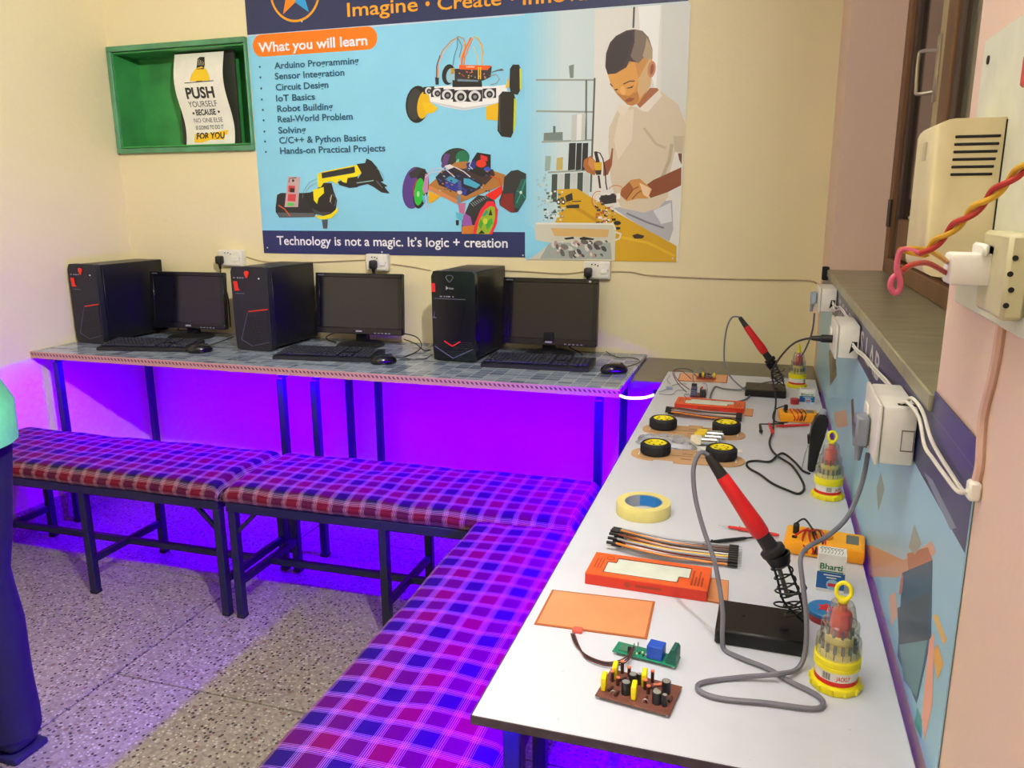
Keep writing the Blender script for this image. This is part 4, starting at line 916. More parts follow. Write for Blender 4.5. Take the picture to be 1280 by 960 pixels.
for cx_, cy_ in ((702, 650), (886, 638)): B.append(((50, 50, 46), QZ(ellipse(cx_, cy_, 9, 10, 0, 5))))
_pf = lambda u, v, d: wavy(u-PSK*(0.5-(v-PZ0)/(PZ1-PZ0)), v, d+0.0003)
print_mesh('highlight', B[4:6], _pf, INK, po); B = B[:4]+B[6:]
for bq_ in B[-2:]: print_mesh('star', [bq_], _pf, INK, po)
B = B[:-2]
print_mesh('print', B, lambda u, v, d: wavy(u-PSK*(0.5-(v-PZ0)/(PZ1-PZ0)), v, d+0.0003), INK, po)
KTX = mat('black_ink', (44, 44, 42), 0.6)
for s, a, b, y, cap, bo in (('PUSH', 676, 880, 545, 80, 0.035), ('YOURSELF', 680, 886, 608, 44, 0.0), ('BECAUSE', 722, 866, 664, 42, 0.03), ('NO ONE ELSE', 700, 908, 718, 34, -0.004), ('IS GOING TO DO IT', 710, 912, 768, 30, 0.012), ('FOR YOU', 718, 922, 836, 46, 0.04)):
    p0_, p1_ = pp(120+a/5.818, 30+y/5.818), pp(120+b/5.818, 30+y/5.818); k = abs(pp(250, 30+(y-cap)/5.818)[1]-pp(250, 30+y/5.818)[1])
    text_obj('lettering', s, KTX, p0_[0], p1_[0], p0_[1], k, lambda u, v, d: wavy(u-PSK*(0.5-(v-PZ0)/(PZ1-PZ0)), v, 0.0009), po, bo)
# ---------------------------------------------------------------- wall sockets and surface cable
SOCK = mat('white_switch_plate', (226, 224, 212), 0.35)
DARK = mat('black_hole', (16, 15, 15), 0.8)
PLUG = mat('black_plug_rubber', (24, 24, 27), 0.45)
def socket(x0, x1, z0, z1, plug_x, label, cab):
    w_, h = x1-x0, z1-z0
    t = thing('wall_socket', label, 'socket', (x0, YB, z0), 0, 'socket boxes under the banner')
    MB().b2((0, -0.030, 0), (w_, -0.0005, h), 0.004, 2).build('box', WHITEP, t)
    MB().b2((0.004, -0.034, 0.004), (w_-0.004, -0.030, h-0.004), 0.002).build('plate', SOCK, t)
    MB().b2((w_*0.66, -0.038, h*0.3), (w_*0.9, -0.034, h*0.62), 0.002).build('rocker_switch', WHITEP, t)
    for dx, dz_ in ((0.32, 0.82), (0.45, 0.82), (0.55, 0.75)): MB().cyl((w_*dx, -0.0345, h*dz_), (w_*dx, -0.034, h*dz_), 0.003, seg=8).build('pin_hole', DARK, t)
    for dx in (0.06, 0.94): MB().cyl((w_*dx, -0.0352, h*0.5), (w_*dx, -0.034, h*0.5), 0.0025, seg=8).build('screw', SILV, t)
    p = thing('power_plug', 'black power plug pushed into the ' + label.split(' ', 1)[1], 'plug', (x0+plug_x, YB-0.0345, z0+h*0.40), 0, 'plugs in the sockets under the banner')
    MB().box((0, -0.016, 0), (0.030, 0.030, 0.036), 0.007, None, 2).build('body', PLUG, p)
    MB().cyl((0, -0.018, -0.015), (0, -0.014, -0.040), 0.008, 0.005, seg=10).build('strain_relief', PLUG, p)
    MB().tube(cab, 0.003, 7, 5).build('cord', CAB, p)
    return t
socket(-2.330, -2.208, 1.058, 1.130, 0.02, 'white socket box behind the tower between two monitors', [(0, -0.014, -0.036), (0.004, -0.02, -0.09), (0.03, -0.02, -0.16), (0.03, -0.02, -0.30)])
socket(-1.598, -1.498, 1.052, 1.122, 0.045, 'white socket box above the middle monitor', [(0, -0.014, -0.036), (-0.012, -0.02, -0.06), (-0.03, -0.024, -0.10), (-0.03, -0.024, -0.25)])
socket(-0.662, -0.560, 1.040, 1.108, 0.022, 'white socket box above the monitor by the slab shelf', [(0, -0.014, -0.036), (0.004, -0.02, -0.09), (0.0, -0.022, -0.2), (0.0, -0.022, -0.28)])
TANC = mat('cream_cable', (176, 158, 122), 0.6)
def wcab(pts, label): cable('wall_cable', [at(x, y, 'y', YB-0.004) for x, y in pts], 0.0026, TANC, label, 'cable', 'cable clipped along the back wall')
wcab([(308, 321), (330, 327), (360, 328), (400, 327.5), (440, 325.5), (456, 325)], 'thin cream cable on the wall between the corner socket and the middle socket')
wcab([(489, 330), (512, 333), (538, 338)], 'thin cream cable sagging from the middle socket behind the red chevron tower')
wcab([(630, 338), (660, 339.5), (700, 342), (720, 341), (734, 338.5)], 'thin cream cable from the red chevron tower to its socket')
wcab([(764.5, 339.5), (788, 340), (810, 344), (860, 347), (920, 349), (980, 350), (1012, 351), (1021, 354)], 'thin cream cable along the bare wall towards the window wall')
# ================================================================ things on the white workbench
TZ = 0.7502
def tp(px, py, h=0.0): return at(px, py, 'z', TZ+h)
COPPER = mat('copper_clad_laminate', (234, 160, 108), 0.30, 0.25, var=0.05, scale=12)
COPEDGE = mat('laminate_edge', (176, 96, 52), 0.5)
def copper(pts, label, rim=True, th=0.0016, z=0.0):
    c = sum((Vector(p[:2]).to_3d() for p in pts), Vector())/4
    t = thing('copper_board', label, 'board', (c.x, c.y, TZ+z))
    q = [(p.x-c.x, p.y-c.y) for p in pts]
    MB().prism(q, 0, th, 'z').build('laminate', COPEDGE, t, smooth=False)
    k = 0.955
    MB().prism([(x*k, y*k*0.985) for x, y in q], th, th+0.0002, 'z').build('copper_face', COPPER, t, smooth=False)
    return t
copper([Vector((-0.249, 2.618, 0)), Vector((-0.090, 2.630, 0)), Vector((-0.091, 2.752, 0)), Vector((-0.252, 2.738, 0))], 'copper-clad board at the far end of the workbench, under a small circuit board')
copper([Vector((-0.281, 0.988, 0)), Vector((-0.121, 0.995, 0)), Vector((-0.124, 1.103, 0)), Vector((-0.282, 1.094, 0))], 'large copper-clad board lying by the relay module')
copper([Vector((-0.062, 1.128, 0)), Vector((-0.019, 1.124, 0)), Vector((-0.021, 1.204, 0)), Vector((-0.062, 1.206, 0))], 'small copper-clad board beside the orange breadboard box near the soldering stand')
copper([Vector((-0.040, 2.226, 0)), Vector((-0.003, 2.226, 0)), Vector((-0.001, 2.307, 0)), Vector((-0.040, 2.309, 0))], 'small copper-clad board beside the far red breadboard box')
# ---- breadboard boxes
ORANGE = mat('orange_card', (232, 92, 34), 0.5); ORSIDE = mat('red_orange_card', (206, 48, 24), 0.5); BBW = mat('breadboard_plastic', (214, 220, 206), 0.45); ORPR = mat('dark_orange_print', (160, 56, 24), 0.5); CUTE = mat('card_cut_edge', (96, 70, 56), 0.7)
def bbox(loc, rz, L, D, h, label):
    t = thing('breadboard_box', label, 'box', loc, rz)
    MB().b2((0, 0, 0), (L, D, h-0.0015), 0.0008).build('carton', ORSIDE, t, smooth=False)
    # lid with a stepped window
    win = [(0.026, D*0.16), (L-0.046, D*0.16), (L-0.046, D*0.40), (L-0.030, D*0.40), (L-0.030, D*0.84), (0.040, D*0.84), (0.040, D*0.64), (0.026, D*0.64)]
    b = MB()
    xs = sorted({0, L, *(p[0] for p in win)}); ys = sorted({0, D, *(p[1] for p in win)})
    def inside(x, y):
        c = False; n = len(win)
        for i in range(n):
            (x1, y1), (x2, y2) = win[i], win[(i+1) % n]
            if (y1 > y) != (y2 > y) and x < (x2-x1)*(y-y1)/(y2-y1)+x1: c = not c
        return c
    for a, a2 in zip(xs, xs[1:]):
        for c, c2 in zip(ys, ys[1:]):
            if not inside((a+a2)/2, (c+c2)/2): b.b2((a, c, h-0.0015), (a2, c2, h))
    bmesh.ops.remove_doubles(b.b, verts=b.b.verts, dist=1e-5)
    lid = b.build('lid', ORANGE, t, smooth=False)
    MB().prism(win, h-0.0015, h-0.0010, 'z').build('breadboard', BBW, t, smooth=False)
    ed = MB()
    for (x1, y1), (x2, y2) in zip(win, win[1:]+win[:1]): ed.bar((x1, y1, h), (x2, y2, h), 0.0014, 0.0006)
    ed.build('window_edge', CUTE, lid, smooth=False)
    MB().torus((0.028, D*0.80, h+0.0001), 0.006, 0.0008, seg=16, sec=5).build('round_mark', ORPR, lid)
    for k in range(4): MB().b2((L-0.026+k*0.005, D*0.12, h), (L-0.0235+k*0.005, D*(0.5 if k % 2 else 0.75), h+0.0003)).build('print_line', ORPR, lid, smooth=False)
    for k in range(3): MB().b2((0.008+k*0.005, D*0.3, h), (0.010+k*0.005, D*0.75, h+0.0003)).build('print_line', ORPR, lid, smooth=False)
    MB().cyl((L*0.36, -0.0004, h*0.5), (L*0.36, 0, h*0.5), 0.005, seg=14).build('side_mark', ORPR, t)
    MB().b2((L*0.42, -0.0004, h*0.38), (L*0.64, 0, h*0.6)).build('side_print', ORPR, t, smooth=False)
    return t
bbox((-0.238, 1.130, TZ), math.radians(-1.5), 0.188, 0.080, 0.019, 'orange breadboard box with stepped window, beside the near jumper ribbon')
bbox((-0.219, 2.242, TZ), math.radians(-2), 0.192, 0.084, 0.019, 'red-orange breadboard box behind the robot chassis plates')
# ---- jumper ribbons
WCOL = [(214, 128, 34), (96, 56, 40), (226, 226, 226), (150, 150, 156), (196, 60, 44), (236, 190, 60), (120, 62, 40), (210, 210, 206), (232, 140, 40), (60, 50, 48), (204, 150, 110), (90, 52, 40)]
WM = [mat('ribbon_wire_%d' % i, c, 0.45) for i, c in enumerate(WCOL)]
DUP = mat('black_connector', (20, 20, 22), 0.5); PINM = mat('tinned_pin', (190, 190, 194), 0.3, 0.8)
def ribbon(x0, x1, ya0, ya1, yb0, yb1, sag, label, n=16):
    t = thing('jumper_ribbon', label, 'cable', ((x0+x1)/2, (ya0+yb0)/2, TZ))
    ox, oy = (x0+x1)/2, (ya0+yb0)/2
    for i in range(n):
        f = i/(n-1); lift = 0.003+0.007*(1-abs(2*f-1)) + (0.006 if i % 3 == 0 else 0)
        a = Vector((x0-ox+0.008*(i % 3), ya0+(ya1-ya0)*f-oy, lift+0.006)); b = Vector((x1-ox, yb0+(yb1-yb0)*f-oy, 0.006+0.004*(i % 2)))
        mid = (a+b)/2; ctl = [a+Vector((0.016, 0, 0)), a.lerp(b, 0.25)+Vector((0, -sag, 0.003)), mid+Vector((0, -sag*1.1, 0.001)), a.lerp(b, 0.8)+Vector((0, -sag*0.4, 0)), b-Vector((0.014, 0, 0))]
        MB().tube(ctl, 0.0021, 6, 4).build('wire', WM[i % len(WM)], t)
        cn = MB().bar(a, a+Vector((0.018, 0, -0.001)), 0.0046, 0.0044, 0.0005).build('connector', DUP, t, smooth=False)
        c2 = MB().bar(b-Vector((0.016, 0, 0)), b, 0.0046, 0.0044, 0.0005).build('connector', DUP, t, smooth=False)
        MB().cyl(b, b+Vector((0.006, 0, 0)), 0.0005, seg=5).build('pin', PINM, c2)
    return t
ribbon(-0.229, -0.010, 1.262, 1.325, 1.252, 1.319, 0.012, 'ribbon of jumper wires beside the orange breadboard box near the multimeter')
ribbon(-0.236, -0.030, 2.160, 2.205, 2.155, 2.212, 0.008, 'ribbon of jumper wires leaning on the far breadboard box')
# ---- tape roll
TAPEM = mat('cream_masking_tape', (224, 210, 128), 0.55, var=0.05, scale=60); CORE = mat('grey_tape_core', (150, 154, 160), 0.5); BLUEP = mat('blue_core_print', (30, 120, 190), 0.5)
t = thing('masking_tape', 'roll of cream masking tape with blue core print', 'tape', (-0.192, 1.447, TZ), math.radians(15))
MB().lathe([(0.0365, 0), (0.0515, 0), (0.052, 0.001), (0.052, 0.023), (0.0515, 0.024), (0.0365, 0.024)], seg=48, close=True).build('tape_winding', TAPEM, t)
MB().lathe([(0.0345, 0.0003), (0.0365, 0.0003), (0.0365, 0.0237), (0.0345, 0.0237)], seg=48, close=True).build('core', CORE, t)
def arc_strip(r, a0, a1, z0, z1, n=16):
    b = MB()
    for i in range(n):
        p, q = math.radians(a0+(a1-a0)*i/n), math.radians(a0+(a1-a0)*(i+1)/n)
        b.quad((r*math.cos(p), r*math.sin(p), z0), (r*math.cos(q), r*math.sin(q), z0), (r*math.cos(q), r*math.sin(q), z1), (r*math.cos(p), r*math.sin(p), z1))
    return b
arc_strip(0.0342, -5, 95, 0.002, 0.0225).build('core_print', BLUEP, t)
# ---- robot chassis plates with wheels
MDF = mat('brown_acrylic_plate', (196, 154, 108), 0.45, var=0.08, scale=18); SLOT = mat('slot_shadow', (92, 66, 46), 0.8); SLOTW = mat('white_slot', (232, 228, 222), 0.6)
RUB = mat('tyre_rubber', (24, 24, 30), 0.75, var=0.2, scale=40); HUBY = mat('yellow_hub_plastic', (240, 222, 10), 0.4)
def plate(x0, x1, yc, d_, bump_side, label):
    t = thing('chassis_plate', label, 'board', ((x0+x1)/2, yc, TZ))
    L = x1-x0; r_ = d_/2; pts = []
    pts += [(-L/2+r_+r_*math.cos(a), r_*math.sin(a)) for a in [math.radians(90+180*k/10) for k in range(11)]]
    s_ = bump_side
    low = [(-L*0.28, -r_), (-L*0.28, -r_+0.010), (-L*0.10, -r_+0.010), (-L*0.10, -r_-0.006), (L*0.10, -r_-0.006), (L*0.10, -r_), (L*0.22, -r_)]
    hi = [(L*0.22, r_), (L*0.08, r_), (L*0.08, r_+0.012), (-L*0.06, r_+0.012), (-L*0.06, r_), (-L*0.22, r_)]
    pts += low if True else []
    pts += [(L/2-r_+r_*math.cos(a), r_*math.sin(a)) for a in [math.radians(-90+180*k/10) for k in range(11)]]
    pts += hi
    MB().prism(pts, 0, 0.003, 'z').build('plate', MDF, t, smooth=False)
    for x, y in ((0.0, r_*0.35), (0.0, -r_*0.5), (0.03, r_*0.8)): MB().b2((x-0.012, y-0.0015, 0.003), (x+0.012, y+0.0015, 0.0033)).build('slot', SLOT, t, smooth=False)
    MB().b2((-L*0.3, -0.0008, 0.003), (L*0.3, 0.0008, 0.0033)).build('score_line', SLOT, t, smooth=False)
    for sx in (-1, 1): MB().b2((sx*(L/2-0.020)-0.0015, -0.016, 0.003), (sx*(L/2-0.020)+0.0015, 0.012, 0.0033)).build('slot', SLOTW, t, smooth=False)
    return t
plate(-0.274, -0.012, 1.812, 0.092, 1, 'tan chassis plate nearer the masking tape')
plate(-0.278, -0.016, 2.024, 0.092, 1, 'tan chassis plate nearer the far jumper ribbon')
def wheel(loc, label):
    t = thing('robot_wheel', label, 'wheel', loc, 0, 'small yellow-hubbed robot wheels')
    MB().lathe([(0.026, 0.0), (0.031, 0.0), (0.0345, 0.004), (0.0350, 0.008), (0.0350, 0.020), (0.0345, 0.024), (0.031, 0.028), (0.0265, 0.028), (0.0265, 0.025), (0.026, 0.025)], seg=40, close=True).build('tyre', RUB, t)
    hb = MB().lathe([(0, 0.004), (0.0265, 0.004), (0.0265, 0.026), (0.024, 0.0275), (0.022, 0.0255), (0.008, 0.0265), (0.007, 0.029), (0, 0.029)], seg=36).build('hub', HUBY, t)
    for k in range(6):
        a = math.radians(60*k+20); MB().cyl((0.015*math.cos(a), 0.015*math.sin(a), 0.0258), (0.015*math.cos(a), 0.015*math.sin(a), 0.0268), 0.0028, seg=8).build('hub_hole', mat('hub_shade', (110, 100, 8), 0.7), hb)
    tr = MB()
    for k in range(40):
        a = math.radians(9*k); tr.box((0.0350*math.cos(a), 0.0350*math.sin(a), 0.014), (0.0016, 0.0022, 0.018), 0, a)
    tr.build('tread', RUB, t, smooth=False, kind='stuff')
    return t
PT = TZ+0.003
wheel((-0.226, 2.036, PT), 'yellow-hubbed black wheel on the far chassis plate, bench side'); wheel((-0.065, 2.044, PT), 'yellow-hubbed black wheel on the far chassis plate, window side')
wheel((-0.217, 1.815, PT), 'yellow-hubbed black wheel on the near chassis plate, bench side'); wheel((-0.066, 1.822, PT), 'yellow-hubbed black wheel on the near chassis plate, behind the soldering iron')
# gear motors with silver cans lying between the plates
MET = mat('nickel_motor_can', (190, 196, 198), 0.22, 0.9); GEARY = mat('pale_gearbox_plastic', (236, 226, 196), 0.5); YEL = mat('yellow_motor_cap', (238, 206, 40), 0.45)
for k, (y, x, lb) in enumerate(((1.918, -0.118, 'silver-canned gear motor nearest the masking tape side plate'), (1.946, -0.112, 'silver-canned gear motor with yellow cap in the middle'), (1.976, -0.108, 'silver-canned gear motor against the far plate'))):
    t = thing('gear_motor', lb, 'motor', (x, y, TZ+0.003), math.radians(3))
    MB().b2((-0.026, -0.010, 0), (0, 0.010, 0.021), 0.002).build('gearbox', GEARY if k == 0 else YEL, t)
    MB().cyl((0, 0, 0.0105), (0.036, 0, 0.0105), 0.0102, seg=20).build('can', MET, t)
    MB().cyl((0.036, 0, 0.0105), (0.040, 0, 0.0105), 0.004, seg=12).build('end_cap', WHITEP, t)
tag(MB().b2((-0.150, 1.882, TZ), (-0.020, 1.905, TZ+0.002), 0.0005).build('acrylic_strip', mat('white_acrylic', (234, 232, 226), 0.35)), 'white acrylic strip lying between the chassis plates', 'strip')
# crumpled clear bag
bag = MB(); gx, gy = 22, 10; gv = []
for i in range(gx+1):
    col = []
    for j in range(gy+1):
        u, v = i/gx, j/gy; x = -0.275+0.15*u; y = 1.885+0.065*v-0.03*u*(1-v)
        n_ = mnoise.noise(Vector((u*5, v*4, 2.0))); e_ = min(u, 1-u, v, 1-v)
        col.append(bag.b.verts.new((x+0.004*n_, y+0.004*n_, TZ+0.0045+max(0, min(1, e_*6))*(0.011+0.010*n_))))
    gv.append(col)
for i in range(gx):
    for j in range(gy): bag.b.faces.new([gv[i][j], gv[i+1][j], gv[i+1][j+1], gv[i][j+1]])
tag(bag.build('plastic_bag', clear_mat('clear_bag', (226, 230, 238), 0.30, 0.15, 0.30), smooth=False), 'crumpled clear plastic bag of parts between the bench-side wheels', 'bag')
# ---- soldering stands and irons
BMET = mat('black_stand_steel', (20, 20, 23), 0.42, 0.3, var=0.2); HRED = mat('red_handle', (206, 22, 26), 0.42); HBLK = mat('black_handle', (24, 23, 25), 0.5)
def stand(loc, rz, L, D, label, top, bot):
    t = thing('soldering_stand', label, 'stand', loc, rz)
    base = MB().b2((0, 0, 0), (L, D, 0.022), 0.0025).build('base', BMET, t)
    MB().cyl((L*0.30, D*0.55, 0.022), (L*0.30, D*0.55, 0.0228), 0.0028, seg=10).build('screw_hole', DARK, base)
    MB().cyl((L*0.76, D*0.32, 0.022), (L*0.76, D*0.32, 0.0245), 0.0045, seg=12).build('screw', BMET, base)
    top, bot = Vector(top), Vector(bot); ax = (top-bot); Ln = ax.length; ax.normalize()
    e1 = ax.orthogonal().normalized(); e2 = ax.cross(e1)
    hel = []; turns = 6.0; n = 90
    for i in range(n+1):
        f = i/n; a = 2*math.pi*turns*f; rr_ = 0.0135 if f > 0.08 else 0.016
        hel.append(bot + ax*(Ln*f) + rr_*(math.cos(a)*e1+math.sin(a)*e2))
    MB().tube(hel, 0.0013, 6, 1).build('coil_spring', BMET, t)
    MB().lathe([(0.0095, -0.004), (0.0135, -0.004), (0.0175, 0.008), (0.0175, 0.011), (0.0150, 0.011), (0.0110, 0.002)], top, 24, axis=ax, close=True).build('funnel', BMET, t)
    for s_ in (-1, 1):
        MB().tube([bot+Vector((0.010, s_*0.006, -0.006)), bot.lerp(top, 0.35)+e1*0.014*s_, bot.lerp(top, 0.75)+e1*0.012*s_, top+e1*0.012*s_], 0.0018, 6, 4).build('support_rod', BMET, t)
    MB().tube([bot+0.02*Vector((math.cos(a), math.sin(a)*0.8, 0))+Vector((-0.012, 0, 0.004+0.0014*k)) for k, a in enumerate([i*0.45 for i in range(30)])], 0.0013, 6, 1).build('coil_foot', BMET, t)
    return t
def iron(tip, top, end, label):
    """tip end in the coil, collar at the funnel, handle up to the cable end"""
    tip, top, end = Vector(tip), Vector(top), Vector(end)
    t = thing('soldering_iron', label, 'soldering iron', top)
    ax = (end-top); L = ax.length; ax.normalize()
    MB().cyl(tip-top, Vector((0, 0, 0)), 0.0032, seg=12).build('barrel', mat('iron_barrel_steel', (120, 116, 112), 0.35, 0.8), t)
    MB().lathe([(0.004, -0.004), (0.015, -0.002), (0.017, 0.002), (0.017, 0.008), (0.011, 0.010), (0.010, L*0.20)], (0, 0, 0), 24, axis=ax).build('collar', HBLK, t)
    MB().lathe([(0.0105, L*0.19), (0.0120, L*0.21), (0.0125, L*0.30), (0.0105, L*0.55), (0.0090, L*0.78), (0.0078, L*0.80)], (0, 0, 0), 24, axis=ax).build('handle', HRED, t)
    MB().lathe([(0.0086, L*0.785), (0.0082, L*0.80), (0.0062, L*0.97), (0.0048, L), (0, L)], (0, 0, 0), 20, axis=ax).build('cable_sleeve', HBLK, t)
    return t
SZ = TZ
def rel(p, q): return tuple(Vector(p)-Vector(q))
s0 = (-0.032, 1.012, SZ)
stand(s0, math.radians(-1), 0.118, 0.088, 'black soldering stand near the relay module, with coiled holder', rel((0.045, 1.058, 0.862), s0), rel((0.074, 1.056, 0.786), s0))
iron_a = iron((0.060, 1.057, 0.812), (0.039, 1.058, 0.872), (-0.056, 1.060, 1.003), 'red and black soldering iron in the stand near the screwdriver set')
s1 = (-0.030, 2.462, SZ)
stand(s1, math.radians(0), 0.120, 0.106, 'black soldering stand at the far end of the workbench', rel((0.046, 2.52, 0.838), s1), rel((0.074, 2.52, 0.785), s1))
iron_b = iron((0.062, 2.52, 0.80), (0.040, 2.52, 0.853), (-0.060, 2.52, 0.985), 'red and black soldering iron in the far stand')
GREYC = mat('grey_power_cable', (112, 112, 124), 0.5)
Y = lambda x, y, v: at(x, y, 'y', v)
cab_a = cable('power_cable', [Vector((-0.056, 1.060, 1.003)), Y(875, 566, 1.055), Y(867, 585, 1.05), Y(869, 620, 1.045), Y(879, 660, 1.035), Y(894, 705, 1.02), Y(903, 760, 1.005), Y(903, 795, 0.995), tp(906, 812, 0.004), tp(925, 822, 0.004), tp(960, 836, 0.004), tp(990, 853, 0.004), tp(1020, 868, 0.004), tp(1029, 880, 0.004), tp(1015, 886, 0.004), tp(960, 879, 0.004), tp(900, 873, 0.004), tp(874, 863, 0.004), tp(878, 853, 0.004), tp(920, 847, 0.004), tp(975, 842, 0.011), tp(998, 835, 0.006), Y(1007, 812, 0.985), Y(1008, 770, 1.0), Y(1003, 725, 1.02), Y(1001, 698, 1.04), Y(1010, 684, 1.06), Y(1036, 669, 1.09), Y(1060, 645, 1.115), Y(1077, 605, 1.135), Y(1085, 566, 1.142)], 0.0033, GREYC, 'thick grey cable looping from the near soldering iron to the socket box')
cab_b = cable('power_cable', [Vector((-0.060, 2.52, 0.985)), Y(915, 397, 2.52), Y(908, 412, 2.515), Y(905, 440, 2.51), Y(907, 460, 2.50), Y(915, 473, 2.48), Y(928, 485, 2.455), tp(937, 492, 0.004), tp(934, 498, 0.004), tp(922, 502, 0.004), tp(905, 503.5, 0.004), tp(888, 501, 0.004), tp(893, 484, 0.004), tp(905, 486, 0.004), tp(925, 487.5, 0.004), tp(932, 484, 0.01), tp(958, 478, 0.006), tp(976, 475, 0.008), Y(990, 460, 2.70), Y(1005, 440, 2.65), Y(1015, 415, 2.55), Y(1018, 392, 2.45)], 0.0026, GREYC, 'grey cable from the far soldering iron up to the far socket box')
give(cab_a, iron_a); give(cab_b, iron_b)
# ---- screwdriver sets
YPL = mat('yellow_set_plastic', (236, 222, 22), 0.4); CLR = clear_mat('clear_dome_plastic', (244, 244, 236), 0.10, 0.06, 0.06); PALEY = mat('pale_yellow_tray', (228, 214, 110), 0.45); RHAND = mat('red_screwdriver_handle', (200, 26, 34), 0.35); LABELW = mat('white_label', (232, 230, 226), 0.5); LRED = mat('label_red', (206, 30, 36), 0.5); BITS = mat('steel_bits', (110, 108, 100), 0.3, 0.8); BAR = mat('barcode_black', (40, 36, 36), 0.6)
def screwset(loc, rz, label, detail):
    t = thing('screwdriver_set', label, 'tool set', loc, rz)
    MB().lathe([(0, 0), (0.0290, 0), (0.0300, 0.002), (0.0300, 0.009), (0.0285, 0.011), (0.0265, 0.0115), (0, 0.0115)], seg=36).build('base', YPL, t)
    for k in range(12):
        a = math.radians(30*k); MB().cyl((0.0300*math.cos(a), 0.0300*math.sin(a), 0.002), (0.0300*math.cos(a), 0.0300*math.sin(a), 0.009), 0.0020, seg=8).build('grip_rib', YPL, t)
    MB().lathe([(0.0250, 0.0112), (0.0255, 0.0118), (0.0255, 0.0170), (0.0250, 0.0175)], seg=36).build('red_band', LRED, t)
    lb = MB().lathe([(0.0252, 0.0172), (0.0252, 0.0300)], seg=36).build('label_band', LABELW, t)
    for k in range(9):
        a0 = 238+k*2.6; arc_strip(0.02525, a0, a0+(1.6 if k % 3 else 0.9), 0.0185, 0.0275, 2).build('barcode_bar', BAR, lb, smooth=False)
    def curve(u, v, d): return Vector((0.0254*math.cos(u), 0.0254*math.sin(u), v))
    text_obj('lettering', 'JACKLY', LRED, math.radians(276), math.radians(316), 0.0200, 0.0058, curve, lb, 0.02, 0, 0.2)
    MB().lathe([(0.0252, 0.0298), (0.0275, 0.0305), (0.0275, 0.0350), (0.0265, 0.0355), (0.0265, 0.0375), (0.0275, 0.0380), (0.0275, 0.0430), (0.0262, 0.0440), (0, 0.0440)], seg=36).build('body_ring', YPL, t)
    MB().lathe([(0.0225, 0.044), (0.0225, 0.052), (0.0165, 0.0525), (0.0165, 0.070), (0.0150, 0.0705), (0, 0.0705)], seg=32).build('bit_tray', PALEY, t)
    for k in range(14):
        a = math.radians(360*k/14+8); MB().cyl((0.0205*math.cos(a), 0.0205*math.sin(a), 0.045), (0.0205*math.cos(a), 0.0205*math.sin(a), 0.0625), 0.0022, seg=7).build('bit', BITS, t)
    for k in range(9):
        a = math.radians(40*k+10); MB().cyl((0.0145*math.cos(a), 0.0145*math.sin(a), 0.066), (0.0145*math.cos(a), 0.0145*math.sin(a), 0.0800), 0.0020, seg=7).build('bit', BITS, t)
    MB().lathe([(0, 0.066), (0.0110, 0.0665), (0.0125, 0.072), (0.0128, 0.092), (0.0118, 0.100), (0.0060, 0.102), (0.0055, 0.110), (0, 0.111)], seg=8).build('driver_handle', RHAND, t)
    MB().lathe([(0.0262, 0.0445), (0.0270, 0.050), (0.0262, 0.0655), (0.0228, 0.0660), (0.0222, 0.086), (0.0190, 0.0865), (0.0150, 0.108), (0.0130, 0.1125), (0.004, 0.1145), (0, 0.1145)], seg=16).build('clear_cover', CLR, t)
    MB().lathe([(0, 0.1130), (0.0062, 0.1135), (0.0066, 0.1165), (0.005, 0.119), (0, 0.1195)], seg=16).build('cap', YPL, t)
    pts = [(0.0085*math.cos(a), 0.003*math.sin(a), 0.127+0.0100*math.sin(a)) for a in [2*math.pi*i/24 for i in range(24)]]
    MB().tube(pts, 0.0026, 8, 1, None, True).build('hanging_ring', YPL, t)
    return t
screwset((0.118, 0.960, TZ), math.radians(-12), 'yellow and clear screwdriver set beside the near soldering stand', True)
screwset((0.153, 1.640, TZ), math.radians(20), 'yellow and clear screwdriver set beside the black glue gun', True)
screwset((0.126, 2.640, TZ), math.radians(80), 'yellow and clear screwdriver set at the far end by the dark slab', False)
# ---- small cartons
BXW = mat('white_carton', (234, 234, 230), 0.5); BXB = mat('blue_carton', (20, 92, 160), 0.45); GRN = mat('green_print', (20, 110, 70), 0.5); INKB = mat('carton_ink', (70, 66, 66), 0.5)
def carton(loc, rz, w_, d_, h, label):
    t = thing('small_carton', label, 'box', loc, rz)
    MB().b2((0, 0, 0), (w_, d_, h), 0.0006).build('carton', BXW, t, smooth=False)
    MB().b2((0.0004, -0.0003, h*0.08), (w_-0.0004, 0, h*0.52)).build('blue_panel', BXB, t, smooth=False)
    f = lambda u, v, d: Vector((u, -0.0006, v))
    text_obj('lettering', 'Bharti', GRN, w_*0.10, w_*0.88, h*0.60, h*0.16, f, t, 0.02)
    MB().b2((w_*0.1, -0.0003, h*0.53), (w_*0.92, 0, h*0.56)).build('green_line', GRN, t, smooth=False)
    for k, (a, b) in enumerate(((0.25, 0.85), (0.35, 0.70))): MB().b2((w_*a, -0.0007, h*(0.44-0.07*k)), (w_*b, -0.0003, h*(0.465-0.07*k))).build('print_line', BXW, t, smooth=False)
    MB().lathe([(0, 0), (0.009, 0), (0.009, 0.0004), (0, 0.0004)], (w_*0.58, -0.0008, h*0.20), 18, axis=(0, 1, 0)).build('round_emblem', mat('pale_blue_print', (150, 190, 220), 0.5), t)
    MB().b2((w_*0.42, -0.0012, h*0.16), (w_*0.74, -0.0008, h*0.24)).build('emblem_bar', LRED, t, smooth=False)
    ink = MB()
    for k in range(7):
        x = w_*(0.10+0.12*k); ink.tube([(x, 0.003, h+0.0002), (x+w_*0.06, d_*0.5, h+0.0002), (x-0.001, d_*0.7, h+0.0002), (x+w_*0.09, d_*0.85, h+0.0002)], 0.0004, 4, 3)
    ink.build('handwriting', INKB, t, smooth=False, kind='stuff')
    return t
